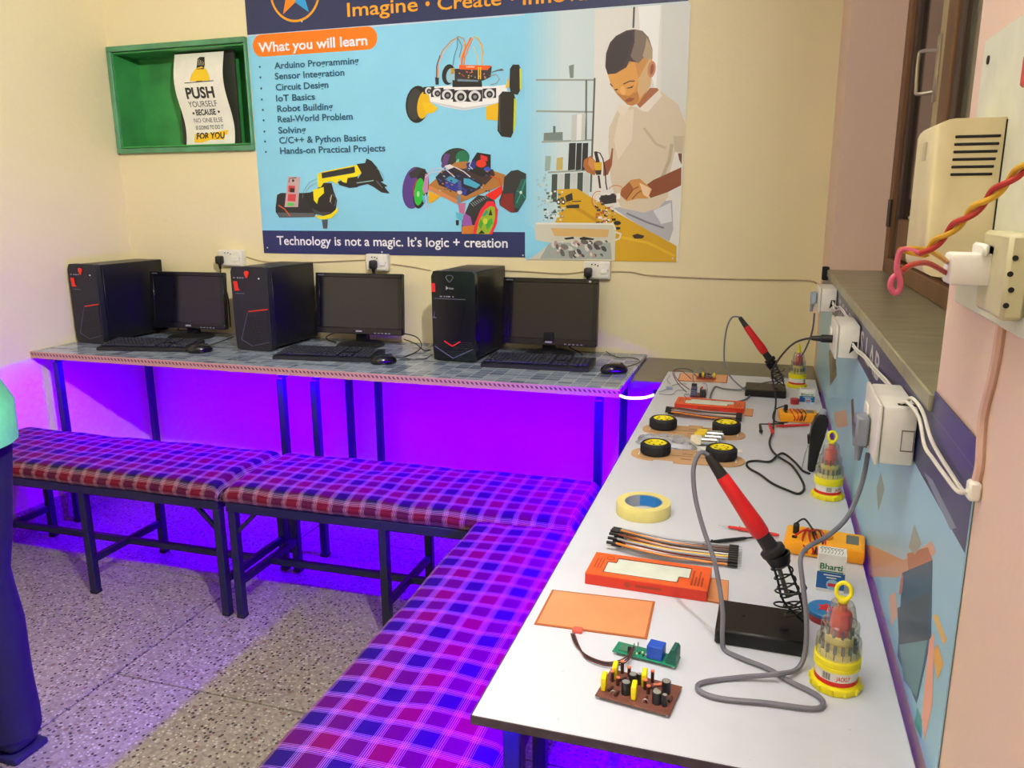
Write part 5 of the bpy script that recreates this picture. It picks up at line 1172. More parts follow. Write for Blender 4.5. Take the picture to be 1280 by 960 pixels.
carton((0.108, 1.214, TZ), math.radians(-4), 0.041, 0.030, 0.062, 'small white and blue Bharti carton beside the near multimeter')
carton((0.126, 2.424, TZ), math.radians(2), 0.043, 0.030, 0.040, 'small white and blue Bharti carton beyond the far multimeter')
# ---- flux tins
TBL = mat('blue_tin_lid', (24, 120, 186), 0.35); TRD = mat('red_tin_side', (170, 34, 40), 0.4)
def tin(loc, r_, label, side_lid=False):
    t = thing('flux_tin', label, 'tin', loc)
    MB().lathe([(0, 0), (r_*0.96, 0), (r_*0.98, 0.001), (r_*0.98, 0.011), (0, 0.011)], seg=30).build('tin', TRD, t)
    MB().lathe([(0, 0.016), (r_*0.94, 0.016), (r_, 0.0145), (r_, 0.0100), (r_*0.985, 0.0095)], seg=30).build('lid', TRD if side_lid else TBL, t)
    MB().prism([(r_*0.55*math.cos(a)*(1 if k % 2 else 0.55), r_*0.55*math.sin(a)*(1 if k % 2 else 0.55)) for k, a in enumerate([math.pi*i/6 for i in range(12)])], 0.016, 0.0164, 'z').build('lid_mark', LRED, t, smooth=False)
    return t
tin((0.118, 1.128, TZ), 0.026, 'round flux tin with blue lid and red mark behind the near screwdriver set')
tin((0.113, 2.408, TZ), 0.0125, 'small red flux tin beside the far carton', True)
# ---- multimeters
MMY = mat('amber_multimeter_case', (246, 164, 10), 0.42); MMD = mat('multimeter_face', (250, 176, 30), 0.5); LCDM = mat('lcd_grey', (96, 100, 92), 0.3); WRED = mat('red_lead', (206, 30, 24), 0.45); WBLK = mat('black_lead', (24, 24, 26), 0.5)
def multimeter(loc, rz, L, D, label, leads):
    t = thing('multimeter', label, 'multimeter', loc, rz)
    MB().b2((0, 0, 0), (L, D, 0.024), 0.005, 2).build('case', MMY, t)
    MB().b2((0.008, 0.006, 0.024), (L-0.006, D-0.006, 0.0245)).build('face', MMD, t, smooth=False)
    MB().b2((L-0.030, D*0.32, 0.0245), (L-0.010, D*0.80, 0.0252), 0.0003).build('display', LCDM, t, smooth=False)
    MB().lathe([(0, 0), (0.014, 0), (0.013, 0.004), (0, 0.005)], (L*0.5, D*0.5, 0.0245), 24).build('dial', mat('dial_amber', (214, 136, 12), 0.5), t)
    for k in range(3): MB().cyl((0.016, D*(0.25+0.25*k), 0.0245), (0.016, D*(0.25+0.25*k), 0.0262), 0.0045, seg=12).build('jack', HBLK, t)
    MB().b2((0.012, D*0.42, 0.026), (0.022, D*0.58, 0.042), 0.002).build('plug', HBLK, t)
    for pts, m in leads: MB().tube(pts, 0.0017, 6, 5).build('test_lead', m, t)
    return t
def wind(L, D, x0, n, ph):
    out = []
    for i in range(n*8+1):
        a = 2*math.pi*i/8; out.append((x0+0.0032*i/8*3+0.004*math.sin(i*1.7+ph), D/2+(D/2+0.003)*math.cos(a), 0.0135+0.015*math.sin(a)))
    return out
LA, DA = 0.128, 0.078
multimeter((0.062, 1.336, TZ), math.radians(-6), LA, DA, 'amber multimeter with wound test leads next to the near carton', [(wind(LA, DA, 0.030, 4, 0), WRED), (wind(LA, DA, 0.045, 2, 2), WBLK), ([(0.017, 0.039, 0.043), (0.028, 0.05, 0.048), (0.040, 0.045, 0.038), (0.05, 0.03, 0.030)], WBLK), ([(0.017, 0.020, 0.027), (0.030, 0.018, 0.040), (0.042, 0.03, 0.036), (0.05, 0.05, 0.031)], WRED)])
multimeter((0.068, 2.190, TZ), math.radians(4), 0.100, 0.062, 'amber multimeter with wound test leads beside the black glue gun', [(wind(0.1, 0.062, 0.030, 3, 1), WRED), (wind(0.1, 0.062, 0.050, 2, 2), WBLK), ([(0.017, 0.03, 0.04), (-0.010, 0.02, 0.03), (-0.018, 0.0, 0.012), (-0.008, -0.012, 0.003), (0.02, -0.010, 0.003)], WBLK)])
def probe(a, b, m, label):
    a, b = Vector(a), Vector(b); ax = (b-a); L = ax.length
    t = thing('test_probe', label, 'probe', a)
    MB().cyl((0, 0, 0), ax*0.17, 0.0004, 0.0009, seg=8).build('needle', PINM, t)
    MB().lathe([(0.0012, L*0.16), (0.0026, L*0.18), (0.0030, L*0.34), (0.0048, L*0.345), (0.0048, L*0.36), (0.0032, L*0.365), (0.0036, L*0.6), (0.0030, L*0.94), (0.0018, L)], (0, 0, 0), 14, axis=ax).build('grip', m, t)
    return t
probe(tp(898, 656.5, 0.005), tp(974, 669, 0.005), WRED, 'red test probe lying beside the near multimeter')
pr_a = probe(tp(866, 680.5, 0.005), tp(934, 672.5, 0.005), WBLK, 'black test probe lying between jumper ribbon and near multimeter')
give(cable('test_lead', [tp(934, 672.5, 0.005), tp(944, 672, 0.003), tp(956, 676, 0.003), tp(970, 684, 0.004), tp(977, 690, 0.006)], 0.0016, WBLK, 'lead', 'cable'), pr_a)
probe(tp(961, 533, 0.005), tp(1012, 531, 0.005), WRED, 'red test probe lying in front of the far multimeter')
pr_b = probe(tp(952, 544, 0.005), tp(950, 530, 0.005), WBLK, 'short black clip lying left of the far multimeter leads')
probe(tp(968, 545, 0.005), tp(961, 529, 0.005), WRED, 'short red clip lying by the far multimeter leads')
give(cable('test_lead', [tp(950, 530, 0.005), tp(962, 530, 0.002), tp(980, 529.5, 0.002)], 0.0016, WBLK, 'lead', 'cable'), pr_b)
# ---- glue gun standing upright and its cord
GUN = mat('black_tool_plastic', (20, 21, 24), 0.4); GREYE = mat('grey_tool_tip', (150, 158, 168), 0.35)
gun = t = thing('glue_gun', 'black glue gun propped upright with a grey end, behind the middle screwdriver set', 'tool', (0.134, 1.80, TZ))
b = MB(); b.prism([(-0.012, 0.0), (0.003, 0.0), (0.010, 0.050), (0.018, 0.085), (0.023, 0.112), (0.020, 0.128), (0.008, 0.134), (-0.004, 0.126), (-0.010, 0.105), (-0.013, 0.078), (-0.012, 0.06)], -0.014, 0.016, 'y')
bmesh.ops.bevel(b.b, geom=list(b.b.edges), offset=0.003, segments=2, affect='EDGES'); b.build('body', GUN, t)
MB().prism([(-0.016, 0.062), (-0.012, 0.062), (-0.012, 0.084), (-0.018, 0.080)], -0.005, 0.007, 'y').build('trigger', GUN, t)
MB().lathe([(0, -0.006), (0.007, -0.006), (0.0075, 0.004), (0.0055, 0.012), (0, 0.014)], (0.009, 0.0, 0.130), 18, axis=(0.25, 0, 1)).build('end_tip', GREYE, t)
MB().tube([(-0.012, -0.004, 0.062), (-0.020, -0.006, 0.040), (-0.024, -0.006, 0.0012), (-0.022, 0.010, 0.0012), (-0.014, 0.010, 0.058)], 0.0007, 6, 3).build('wire_stand', SILV, t)
give(cable('power_cord', [tp(1012, 592, 0.004), tp(1003, 588, 0.003), tp(993, 577, 0.003), tp(980, 567, 0.004), tp(972, 569, 0.005), tp(962, 577, 0.003), tp(945, 576, 0.003), tp(934, 578, 0.003), tp(936, 585, 0.003), tp(950, 593, 0.003), tp(965, 604, 0.003), tp(985, 613, 0.003), tp(998, 617, 0.003), tp(1005, 611, 0.003), tp(1002, 600, 0.003), tp(990, 582, 0.003), tp(975, 572, 0.009), tp(965, 563, 0.003), tp(962, 552, 0.003), tp(966, 538, 0.003), tp(968, 520, 0.006), Y(970, 500, 2.30), Y(967, 480, 2.36), Y(965, 465, 2.36), Y(975, 447, 2.30), Y(990, 431, 2.15), Y(1005, 424, 2.0), Y(1020, 423, 1.88), Y(1030, 424, 1.81)], 0.0026, CAB, 'cord'), gun)
# ---- circuit boards
PCBB = mat('brown_circuit_board', (112, 66, 54), 0.5, var=0.2, scale=90); CAPY = mat('yellow_film_capacitor', (240, 220, 10), 0.4); CAPK = mat('black_electrolytic', (34, 38, 46), 0.4); CAPT = mat('aluminium_top', (210, 212, 212), 0.3, 0.8); CUW = mat('copper_coil', (170, 92, 60), 0.35, 0.5); ORES = mat('pink_resistor', (216, 120, 90), 0.5); DBR = mat('dark_brown_part', (70, 38, 32), 0.5)
def pcb_at(c, rz, label, L, D, name='circuit_board', z=0.0):
    t = thing(name, label, 'circuit board', (c[0], c[1], TZ+z), rz)
    return t
c = (-0.113, 0.867)
t = pcb_at(c, math.radians(-8), 'brown amplifier board crowded with yellow and black capacitors', 0.092, 0.062)
MB().b2((-0.046, -0.031, 0.004), (0.046, 0.031, 0.0056), 0.0003).build('board', PCBB, t, smooth=False)
for x in (-0.042, 0.042):
    for y in (-0.027, 0.027): MB().cyl((x, y, 0), (x, y, 0.004), 0.0018, seg=8).build('solder_foot', PINM, t)
for x, y in ((-0.041, -0.012), (-0.036, 0.016), (-0.002, -0.014), (0.002, 0.016)):
    MB().box((x, y, 0.0056+0.009), (0.0062, 0.017, 0.018), 0.001, math.radians(10)).build('film_capacitor', CAPY, t)
for x, y, r_, h in ((-0.013, -0.012, 0.0056, 0.016), (0.026, -0.014, 0.0058, 0.015), (-0.011, 0.010, 0.0050, 0.014), (0.031, 0.010, 0.0054, 0.016), (-0.004, 0.014, 0.0030, 0.014), (0.036, -0.016, 0.0032, 0.015)):
    k = MB().cyl((x, y, 0.0056), (x, y, 0.0056+h), r_, seg=18).build('electrolytic_capacitor', CAPK, t); MB().cyl((x, y, 0.0056+h), (x, y, 0.0058+h), r_*0.82, seg=16).build('capacitor_top', CAPT, k)
for x, y, h in ((-0.036, 0.005, 0.013), (-0.030, 0.027, 0.016), (-0.020, 0.024, 0.012), (-0.027, 0.000, 0.010), (0.006, 0.006, 0.012), (0.010, 0.024, 0.015), (0.012, -0.001, 0.010)):
    MB().cyl((x, y, 0.0056), (x, y, 0.0056+h), 0.0022, seg=10).build('ferrite_post', DBR, t); MB().cyl((x, y, 0.0056+h), (x, y, 0.0070+h), 0.0026, seg=10).build('copper_cap', ORES, t)
for x, y, a in ((0.018, 0.018, 30), (0.024, 0.022, 20), (-0.022, -0.020, 80), (0.014, -0.016, 100), (-0.024, 0.012, 60), (0.012, 0.010, 15), (0.040, -0.004, 80), (-0.032, -0.014, 70)):
    d = Vector((math.cos(math.radians(a)), math.sin(math.radians(a)), 0))*0.005
    MB().cyl(Vector((x, y, 0.0082))-d, Vector((x, y, 0.0082))+d, 0.0017, seg=8).build('resistor', ORES if a in (30, 20) else DBR, t)
for x, y in ((-0.026, -0.022), (0.014, -0.022), (-0.018, 0.004), (0.020, 0.004)):
    MB().tube([(x-0.004, y, 0.0056), (x-0.002, y, 0.011), (x+0.002, y+0.001, 0.011), (x+0.004, y+0.002, 0.0056)], 0.0005, 5, 4).build('jumper_loop', PINM, t)
# relay module
PCBG = mat('green_circuit_board', (20, 128, 96), 0.4, var=0.12, scale=80); RBLUE = mat('blue_relay', (28, 78, 190), 0.38); TERM = mat('green_terminal', (14, 92, 80), 0.4)
t = pcb_at((-0.116, 0.951), math.radians(-9), 'green relay module with blue relay and screw terminal', 0.086, 0.026)
MB().b2((-0.043, -0.013, 0.004), (0.043, 0.013, 0.0056), 0.0003).build('board', PCBG, t, smooth=False)
for x in (-0.039, 0.039): MB().b2((x-0.002, -0.010, 0), (x+0.002, 0.010, 0.004)).build('solder_foot', PINM, t, smooth=False)
MB().b2((0.003, -0.010, 0.0056), (0.024, 0.009, 0.0240), 0.0008).build('relay', RBLUE, t)
MB().prism([(0.029, 0.0056), (0.0425, 0.0056), (0.0425, 0.022), (0.040, 0.026), (0.035, 0.026), (0.029, 0.012)], -0.011, 0.011, 'y').build('screw_terminal', TERM, t)
for k in range(4): MB().cyl((-0.018+0.004*(k % 2), -0.006+0.005*k, 0.0056), (-0.018+0.004*(k % 2), -0.006+0.005*k, 0.014), 0.0009, seg=6).build('header_pin', PINM, t)
for k in range(5): MB().b2((-0.012+0.003*k, -0.008+0.003*(k % 3), 0.0056), (-0.010+0.003*k, -0.005+0.003*(k % 3), 0.0072)).build('chip', CAPK if k % 2 else GEARY, t, smooth=False)
MB().b2((-0.036, -0.008, 0.0056), (-0.022, 0.008, 0.0066)).build('chip', mat('dull_green_chip', (70, 120, 96), 0.5), t, smooth=False)
MB().b2((-0.022, -0.012, 0.0056), (-0.017, -0.009, 0.016)).build('header_block', HBLK, t, smooth=False)
PCON = mat('coral_connector', (226, 92, 76), 0.45); MAR = mat('maroon_wire', (90, 36, 40), 0.5)
tag(MB().b2(tuple(tp(722, 790)-Vector((0.007, 0.005, 0))), tuple(tp(722, 790)+Vector((0.007, 0.005, 0.006))), 0.001).build('wire_connector', PCON), 'coral wire connector at the edge of the large copper board', 'connector')
for k in range(3):
    cable('lead_wire', [tp(714+2*k, 792, 0.003), tp(720+2*k, 806+k, 0.003), tp(735, 820+2*k, 0.003), tp(760, 828+2*k, 0.004), tp(782, 822+3*k, 0.008), tp(792, 808+2*k, 0.017)], 0.0010, MAR if k != 1 else WBLK, ['thin maroon wire from coral connector to relay module, outermost', 'thin black wire from coral connector to relay module', 'thin maroon wire from coral connector to relay module, inner loop'][k], 'wire', None)
# far controller stack and amplifier board
t = pcb_at((-0.160, 2.672), math.radians(4), 'small red circuit board with yellow parts on the far copper board', 0.07, 0.04, z=0.002)
MB().b2((-0.032, -0.018, 0.002), (0.032, 0.018, 0.0036)).build('board', mat('red_circuit_board', (150, 40, 36), 0.45), t, smooth=False)
for x in (-0.028, 0.028): MB().b2((x-0.002, -0.012, 0), (x+0.002, 0.012, 0.002)).build('solder_foot', PINM, t, smooth=False)
for x, y in ((-0.010, 0.010), (0.026, 0.004)): MB().box((x, y, 0.0036+0.0075), (0.006, 0.014, 0.015), 0.001).build('film_capacitor', CAPY, t)
for x, y in ((-0.002, 0.0), (0.008, 0.006), (0.014, -0.004), (-0.020, 0.004)): MB().cyl((x, y, 0.0036), (x, y, 0.0166), 0.0048, seg=14).build('electrolytic_capacitor', CAPK, t)
for k in range(3): MB().torus((0.002+0.008*k, -0.008, 0.009), 0.004, 0.0012, (0, 1, 0.2), 14, 6).build('wire_loop', PINM, t)
t = pcb_at((-0.166, 2.425), math.radians(2), 'dark blue controller board with black connector blocks and loose wires', 0.05, 0.05)
MB().b2((-0.024, -0.026, 0.003), (0.024, 0.026, 0.0046)).build('board', mat('maroon_circuit_board', (120, 30, 44), 0.45), t, smooth=False)
for x in (-0.020, 0.020): MB().b2((x-0.002, -0.02, 0), (x+0.002, 0.02, 0.003)).build('solder_foot', PINM, t, smooth=False)
MB().b2((-0.022, -0.024, 0.0046), (-0.004, 0.020, 0.026), 0.001).build('heat_sink', mat('navy_heat_sink', (34, 44, 96), 0.4), t)
MB().b2((0.006, -0.025, 0.0046), (0.023, -0.005, 0.024), 0.001).build('terminal_block', CAPK, t); MB().b2((0.004, 0.004, 0.0046), (0.010, 0.024, 0.022), 0.001).build('pin_header', CAPK, t); MB().b2((-0.022, 0.020, 0.0046), (-0.006, 0.026, 0.034), 0.001).build('chip', CAPK, t)
for k in range(3): MB().b2((-0.0225, -0.0245, 0.008+0.006*k), (-0.0035, -0.0240, 0.010+0.006*k)).build('sink_rib', SILV, t, smooth=False)
MB().cyl((0.010, 0.010, 0.022), (0.010, 0.010, 0.028), 0.003, seg=10).build('capacitor', mat('red_capacitor', (190, 44, 40), 0.4), t)
R_ = mat('dark_red_wire', (130, 26, 34), 0.5); GRW = mat('grey_wire', (150, 150, 156), 0.5)
for k, (pts, m, lb) in enumerate((([tp(862, 487, 0.012), Y(850, 478, 2.50), Y(843, 468, 2.52), Y(846, 463, 2.55), Y(855, 466, 2.60), tp(864, 474, 0.012)], R_, 'dark red wire arching beside the controller board'), ([tp(858, 490, 0.01), Y(848, 480, 2.47), Y(841, 466, 2.49), Y(848, 461, 2.52), Y(862, 462, 2.58), tp(870, 470, 0.018)], WBLK, 'black wire arching over the controller board'),
        ([tp(868, 480, 0.022), Y(866, 470, 2.45), Y(870, 463, 2.50), Y(878, 461, 2.55), tp(884, 470, 0.014)], GRW, 'grey wire arching from the controller to the small red board'), ([tp(879, 479, 0.018), Y(883, 480, 2.44), tp(884, 488, 0.003), tp(880, 496, 0.002), tp(870, 499, 0.002), tp(857, 496, 0.002), tp(856, 493, 0.002), tp(862, 493, 0.004)], GRW, 'grey wire curling around the controller board'),
        ([tp(824, 490, 0.002), tp(834, 486, 0.004)], GRW, 'short wire from the LED strip to its clear connector'), ([tp(840, 482, 0.004), tp(848, 480, 0.002), tp(858, 480, 0.008)], GRW, 'thin wire from the clear connector to the controller'), ([tp(824, 492.5, 0.002), tp(840, 493, 0.002), tp(846, 488, 0.002), tp(856, 488, 0.006)], GRW, 'thin wire lying along the bench edge to the controller'), ([tp(838, 480, 0.004), tp(834, 475, 0.01), tp(838, 469, 0.006)], GRW, 'thin grey wire curling up from the clear connector'))):
    cable('lead_wire', pts, 0.0013, m, lb, 'wire')
tag(MB().box(tuple(tp(836.5, 485, 0.004)), (0.018, 0.014, 0.008), 0.0015, math.radians(20)).build('strip_connector', mat('clear_grey_connector', (150, 160, 190), 0.3)), 'small clear LED strip connector at the bench edge', 'connector')
# ================================================================ window wall
WOOD = mat('brown_window_wood', (112, 76, 42), 0.5, var=0.25, scale=8, stretch=(1, 1, 0.15)); WOODD = mat('dark_window_wood', (58, 38, 24), 0.5, var=0.25, scale=8, stretch=(1, 1, 0.15)); WOODP = mat('pale_window_stile', (168, 152, 110), 0.5, var=0.15, scale=6, stretch=(1, 1, 0.2))
GLASSD = mat('night_glass', (20, 16, 14), 0.08, 0, var=0.05, spec=0.6); GLASSG = mat('grey_green_glass', (96, 96, 76), 0.12, 0, var=0.05, spec=0.6); STEELH = mat('brushed_steel', (176, 166, 146), 0.3, 0.85)
win = bpy.data.objects.new('window_1', None); C.objects.link(win); struct(win)
WX = 0.358
def wpart(nm, y0, y1, z0, z1, m, x0=WX, x1=WX+0.045, bev=0.003): return MB().b2((x0, y0, z0), (x1, y1, z1), bev).build(nm, m, win, smooth=False)
wpart('frame_stile', 2.635, WY1, WZ0, WZ1, WOOD, WX-0.006, WX+0.06); wpart('frame_stile', WY0, 1.06, WZ0, WZ1, WOOD, WX-0.006, WX+0.06)
wpart('frame_rail', 1.06, 2.635, WZ0, WZ0+0.045, WOOD, WX-0.006, WX+0.06); wpart('frame_rail', 1.06, 2.635, WZ1-0.05, WZ1, WOOD, WX-0.006, WX+0.06)
for y0, y1 in ((2.02, 2.63), (1.49, 2.015), (1.065, 1.485)):
    wd = 0.11 if y1 > 2.5 else 0.07
    wpart('sash_stile', y1-0.055, y1, WZ0+0.05, WZ1-0.055, WOODD, WX+0.006, WX+0.038)
    wpart('sash_stile', y0+0.10, y0+0.19, WZ0+0.05, WZ1-0.055, WOODP, WX+0.004, WX+0.038); wpart('sash_stile', y0, y0+0.098, WZ0+0.05, WZ1-0.055, WOOD, WX+0.000, WX+0.038)
    wpart('sash_rail', y0+0.19, y1-0.055, WZ0+0.05, WZ0+0.16, WOOD, WX+0.006, WX+0.038); wpart('sash_rail', y0+0.19, y1-0.055, WZ1-0.16, WZ1-0.055, WOOD, WX+0.006, WX+0.038)
    wpart('pane', y0+0.19, y1-0.055, WZ0+0.16, WZ1-0.16, GLASSD if y1 > 2.5 else GLASSG, WX+0.018, WX+0.024, 0)
MB().tube([(WX+0.004, 2.195, 1.585), (WX-0.030, 2.205, 1.582), (WX-0.034, 2.215, 1.595), (WX-0.034, 2.225, 1.668), (WX-0.028, 2.220, 1.680), (WX+0.004, 2.195, 1.676)], 0.0045, 8, 4).build('handle', STEELH, win)
MB().b2((WX-0.002, 2.17, 1.56), (WX+0.005, 2.20, 1.71), 0.002).build('handle_plate', STEELH, win)
MB().cyl((WX-0.004, 2.20, 1.288), (WX-0.004, 2.30, 1.290), 0.006, seg=10).build('latch_bolt', STEELH, win)
MB().tube([(WX-0.002, 2.19, 1.29), (WX-0.010, 2.185, 1.25), (WX-0.012, 2.185, 1.185), (WX-0.006, 2.20, 1.178)], 0.003, 6, 4).build('stay_hook', STEELH, win)
MB().b2((WX-0.010, 2.634, 1.255), (WX-0.004, 2.69, 1.335), 0.001).build('hinge', mat('dark_hinge', (52, 44, 38), 0.5, 0.5), win)
# ---------------------------------------------------------------- lab banner under the sill
LX = 0.1985
def rw(px, py): 
    p = at(px, py, 'x', LX); return (p.y, p.z)
lab = thing('lab_banner', 'pale blue printed lab banner with navy heading along the window wall', 'banner', (0, 0, 0))
LY0, LY1, LZ0, LZ1 = 0.788, 2.93, 0.753, 1.0975
s_ = MB(); s_.b2((LX, LY0, LZ0), (LX+0.0015, LY1, LZ1)); s_.build('sheet', vinyl_mat('pale_blue_vinyl', (150, 196, 222)), lab, smooth=False)
MB().b2((LX, LY0, LZ1), (LX+0.0015, WY0-0.001, 1.124)).build('sheet_corner', vinyl_mat('navy_vinyl', (44, 48, 92)), lab, smooth=False)
lf = lambda u, v, d: Vector((LX-d, u, v))
RZ = lambda pts: [rw(x, y) for x, y in pts]
HZ = 1.0155
LP = [((48, 50, 90), [(LY0, HZ), (LY1, HZ), (LY1, LZ1), (LY0, LZ1)]), ((84, 84, 104), [(1.9, HZ), (LY1, HZ), (LY1, LZ1), (1.9, LZ1)]),
      ((120, 130, 150), RZ([(1155, 590), (1166, 600), (1196, 660), (1188, 662)])),
      ((206, 160, 138), RZ([(1076, 680), (1090, 682), (1130, 700), (1165, 676), (1170, 690), (1150, 712), (1120, 722), (1080, 720)])),
      ((176, 112, 84), RZ([(1134, 692), (1160, 684), (1166, 700), (1150, 722), (1136, 716)])),
      ((24, 78, 108), RZ([(1128, 716), (1166, 700), (1164, 800), (1146, 880), (1122, 820)])), ((40, 60, 70), RZ([(1122, 760), (1162, 740), (1160, 805), (1124, 806)])), ((96, 140, 150), RZ([(1124, 806), (1160, 800), (1146, 872), (1130, 850)])),
      ((150, 160, 150), RZ([(1143, 655), (1152, 680), (1144, 694), (1136, 684)])), ((130, 150, 150), RZ([(1101, 590), (1106, 612), (1098, 640), (1096, 610)])),
      ((226, 168, 148), RZ([(1112, 745), (1120, 740), (1122, 770), (1114, 782)])), ((222, 178, 90), RZ([(1166, 770), (1172, 768), (1184, 800), (1180, 806)])), ((226, 168, 60), RZ([(1166, 815), (1172, 805), (1180, 830), (1172, 850)])),
      ((236, 164, 140), RZ([(1162, 800), (1168, 790), (1166, 880), (1156, 926), (1152, 900)])), ((70, 160, 160), RZ([(1147, 884), (1153, 900), (1152, 924), (1143, 905)])),
      ((190, 96, 86), RZ([(1126, 724), (1130, 718), (1128, 740), (1124, 744)])), ((60, 64, 74), RZ([(1083, 500), (1086, 500), (1084, 560), (1081, 560)])), ((70, 60, 60), RZ([(1064, 500), (1067, 498), (1070, 560), (1066, 556)])),
      ((120, 110, 66), RZ([(1036, 438), (1044, 436), (1046, 470), (1038, 482)])), ((90, 76, 60), RZ([(1040, 448), (1044, 446), (1046, 462), (1041, 466)])), ((198, 164, 148), RZ([(1042, 516), (1058, 512), (1060, 532), (1046, 536)]))]
print_mesh('print', LP, lf, INK, lab, 0.0002, 0.00001)
text_obj('lettering', 'ROBOTICS LAB', mat('faded_white_ink', (196, 194, 196), 0.4), 0, 0.82, 1.036, 0.048, lambda u, v, d: Vector((LX-0.0008, 2.255-u, v)), lab, 0.015)
tag(MB().b2((0.180, 2.712, 1.085), (0.2005, 2.735, 1.128), 0.003).build('banner_clip', DARK), 'small black clip at the far end of the stone sill', 'clip')
# ---------------------------------------------------------------- socket boxes on the window wall
GPLUG = mat('grey_plug', (128, 134, 148), 0.45)
def side_box(y0, y1, z0, z1, label, hole):
    x0 = 0.156; t = thing('socket_box', label, 'socket', (0.1965, y0, z0), 0, 'socket boxes on the window wall')
    d = 0.1965-x0; L = y1-y0; h = z1-z0
    MB().b2((-d, 0, 0), (0, L, h), 0.004, 2).build('box', WHITEP, t)
    MB().b2((-d-0.005, -0.002, -0.002), (-d, L+0.002, h+0.002), 0.003, 2).build('face_plate', SOCK, t)
    MB().b2((-d-0.009, L*0.58, h*0.25), (-d-0.005, L*0.82, h*0.75), 0.002).build('rocker_switch', WHITEP, t)
    if hole == 'square':
        for a, b in (((-0.016, h*0.25), (-0.003, h*0.27)), ((-0.016, h*0.60), (-0.003, h*0.62)), ((-0.017, h*0.25), (-0.016, h*0.62)), ((-0.003, h*0.25), (-0.002, h*0.62))): MB().b2((a[0], -0.0006, a[1]), (b[0], 0.001, b[1])).build('knockout_line', mat('shadow_line', (110, 100, 98), 0.7), t, smooth=False)
        MB().b2((-0.022, 0.012, h-0.001), (-0.002, 0.022, h+0.0004)).build('cable_slot', DARK, t, smooth=False)
    else:
        MB().prism([(-0.018, h*0.15), (-0.014, h*0.52), (-0.004, h*0.52), (-0.004, h*0.30), (-0.010, h*0.26)], -0.0006, 0.001, 'y').build('broken_knockout', DARK, t, smooth=False)
    return t
side_box(1.062, 1.200, 1.010, 1.086, 'white socket box with cable slot, nearest the twisted wires', 'square')
side_box(1.730, 1.868, 1.020, 1.088, 'white socket box with broken knockout and a black plug', 'broken')
side_box(2.320, 2.450, 1.036, 1.100, 'white socket box close to the far wall corner', 'broken')
t = thing('power_plug', 'grey plug of the near soldering iron in its socket box', 'plug', (0.1505, 1.132, 1.036))
MB().b2((-0.018, -0.016, -0.022), (-0.001, 0.016, 0.020), 0.003).build('body', GPLUG, t); MB().cyl((-0.010, 0, -0.022), (-0.010, 0.004, -0.045), 0.006, 0.004, seg=10).build('strain_relief', GPLUG, t); MB().b2((-0.0185, -0.010, -0.010), (-0.017, 0.010, 0.008)).build('recess', mat('grey_plug_shade', (86, 90, 100), 0.5), t, smooth=False)
for dz_ in (-0.006, 0.006): MB().cyl((-0.001, 0.002, dz_), (0.0, 0.002, dz_), 0.0018, seg=8).build('pin', STEELH, t)
t = thing('power_plug', 'long black plug of the glue gun in the middle socket box', 'plug', (0.1505, 1.800, 1.048))
MB().lathe([(0, 0), (0.0085, 0), (0.0085, 0.022), (0.0065, 0.024), (0.0050, 0.040), (0.0035, 0.044), (0, 0.044)], (0, 0, 0), 16, axis=(-1, 0, 0)).build('body', PLUG, t)
t = thing('power_plug', 'pale grey plug of the far soldering iron in the far socket box', 'plug', (0.1505, 2.385, 1.068))
MB().b2((-0.018, -0.014, -0.018), (-0.001, 0.014, 0.016), 0.004).build('body', mat('pale_grey_plug', (150, 166, 180), 0.45), t); MB().cyl((-0.012, 0, -0.018), (-0.014, 0, -0.040), 0.006, 0.004, seg=10).build('strain_relief', GPLUG, t)
WCB = mat('white_cable', (226, 222, 212), 0.45)
for k in range(2):
    o = 0.005*k; lb = ['upper', 'lower'][k]
    cable('twin_cable', [(0.186, 2.318, 1.066-o), (0.190, 2.26, 1.060-o*2), (0.193, 2.15, 1.072-o), (0.193, 2.0, 1.074-o), (0.190, 1.90, 1.080-o), (0.186, 1.872, 1.080-o)], 0.0018, WCB, lb + ' white cable strand between far and middle socket boxes', 'cable')
    cable('twin_cable', [(0.184, 1.728, 1.052-o), (0.190, 1.69, 1.046-o), (0.193, 1.60, 1.052-o), (0.193, 1.45, 1.058-o), (0.193, 1.30, 1.068-o), (0.188, 1.204, 1.076-o)], 0.0020, WCB, lb + ' white cable strand between middle and near socket boxes', 'cable')
    cable('twin_cable', [(0.184-o, 1.079, 1.088), (0.186-o, 1.060-o, 1.100-o), (0.192-o, 1.02-o*2, 1.094-o), (0.194-o, 0.97, 1.076-2*o), (0.194-o, 0.92, 1.072-o*1.2), (0.194-o, 0.86, 1.071-o*0.6), (0.194-o, 0.80, 1.072), (0.195-o, 0.772, 1.083)], 0.0022, WCB, lb + ' white cable strand leaving the near socket box along the wall', 'cable')
tag(MB().b2((0.190, 0.768, 1.074), (0.2005, 0.782, 1.092), 0.002).build('cable_clip', WHITEP), 'small white cable clip at the end of the twin white cable', 'clip')
PKC = mat('painted_cable', (206, 170, 156), 0.55)
cable('painted_cable', [at(x, y, 'x', 0.1975) for x, y in ((1252, 402), (1247, 440), (1240, 475), (1230, 515), (1227, 545), (1225, 580), (1221, 600))], 0.0042, PKC, 'wall-coloured cable running down the wall below the terminal block', 'cable')
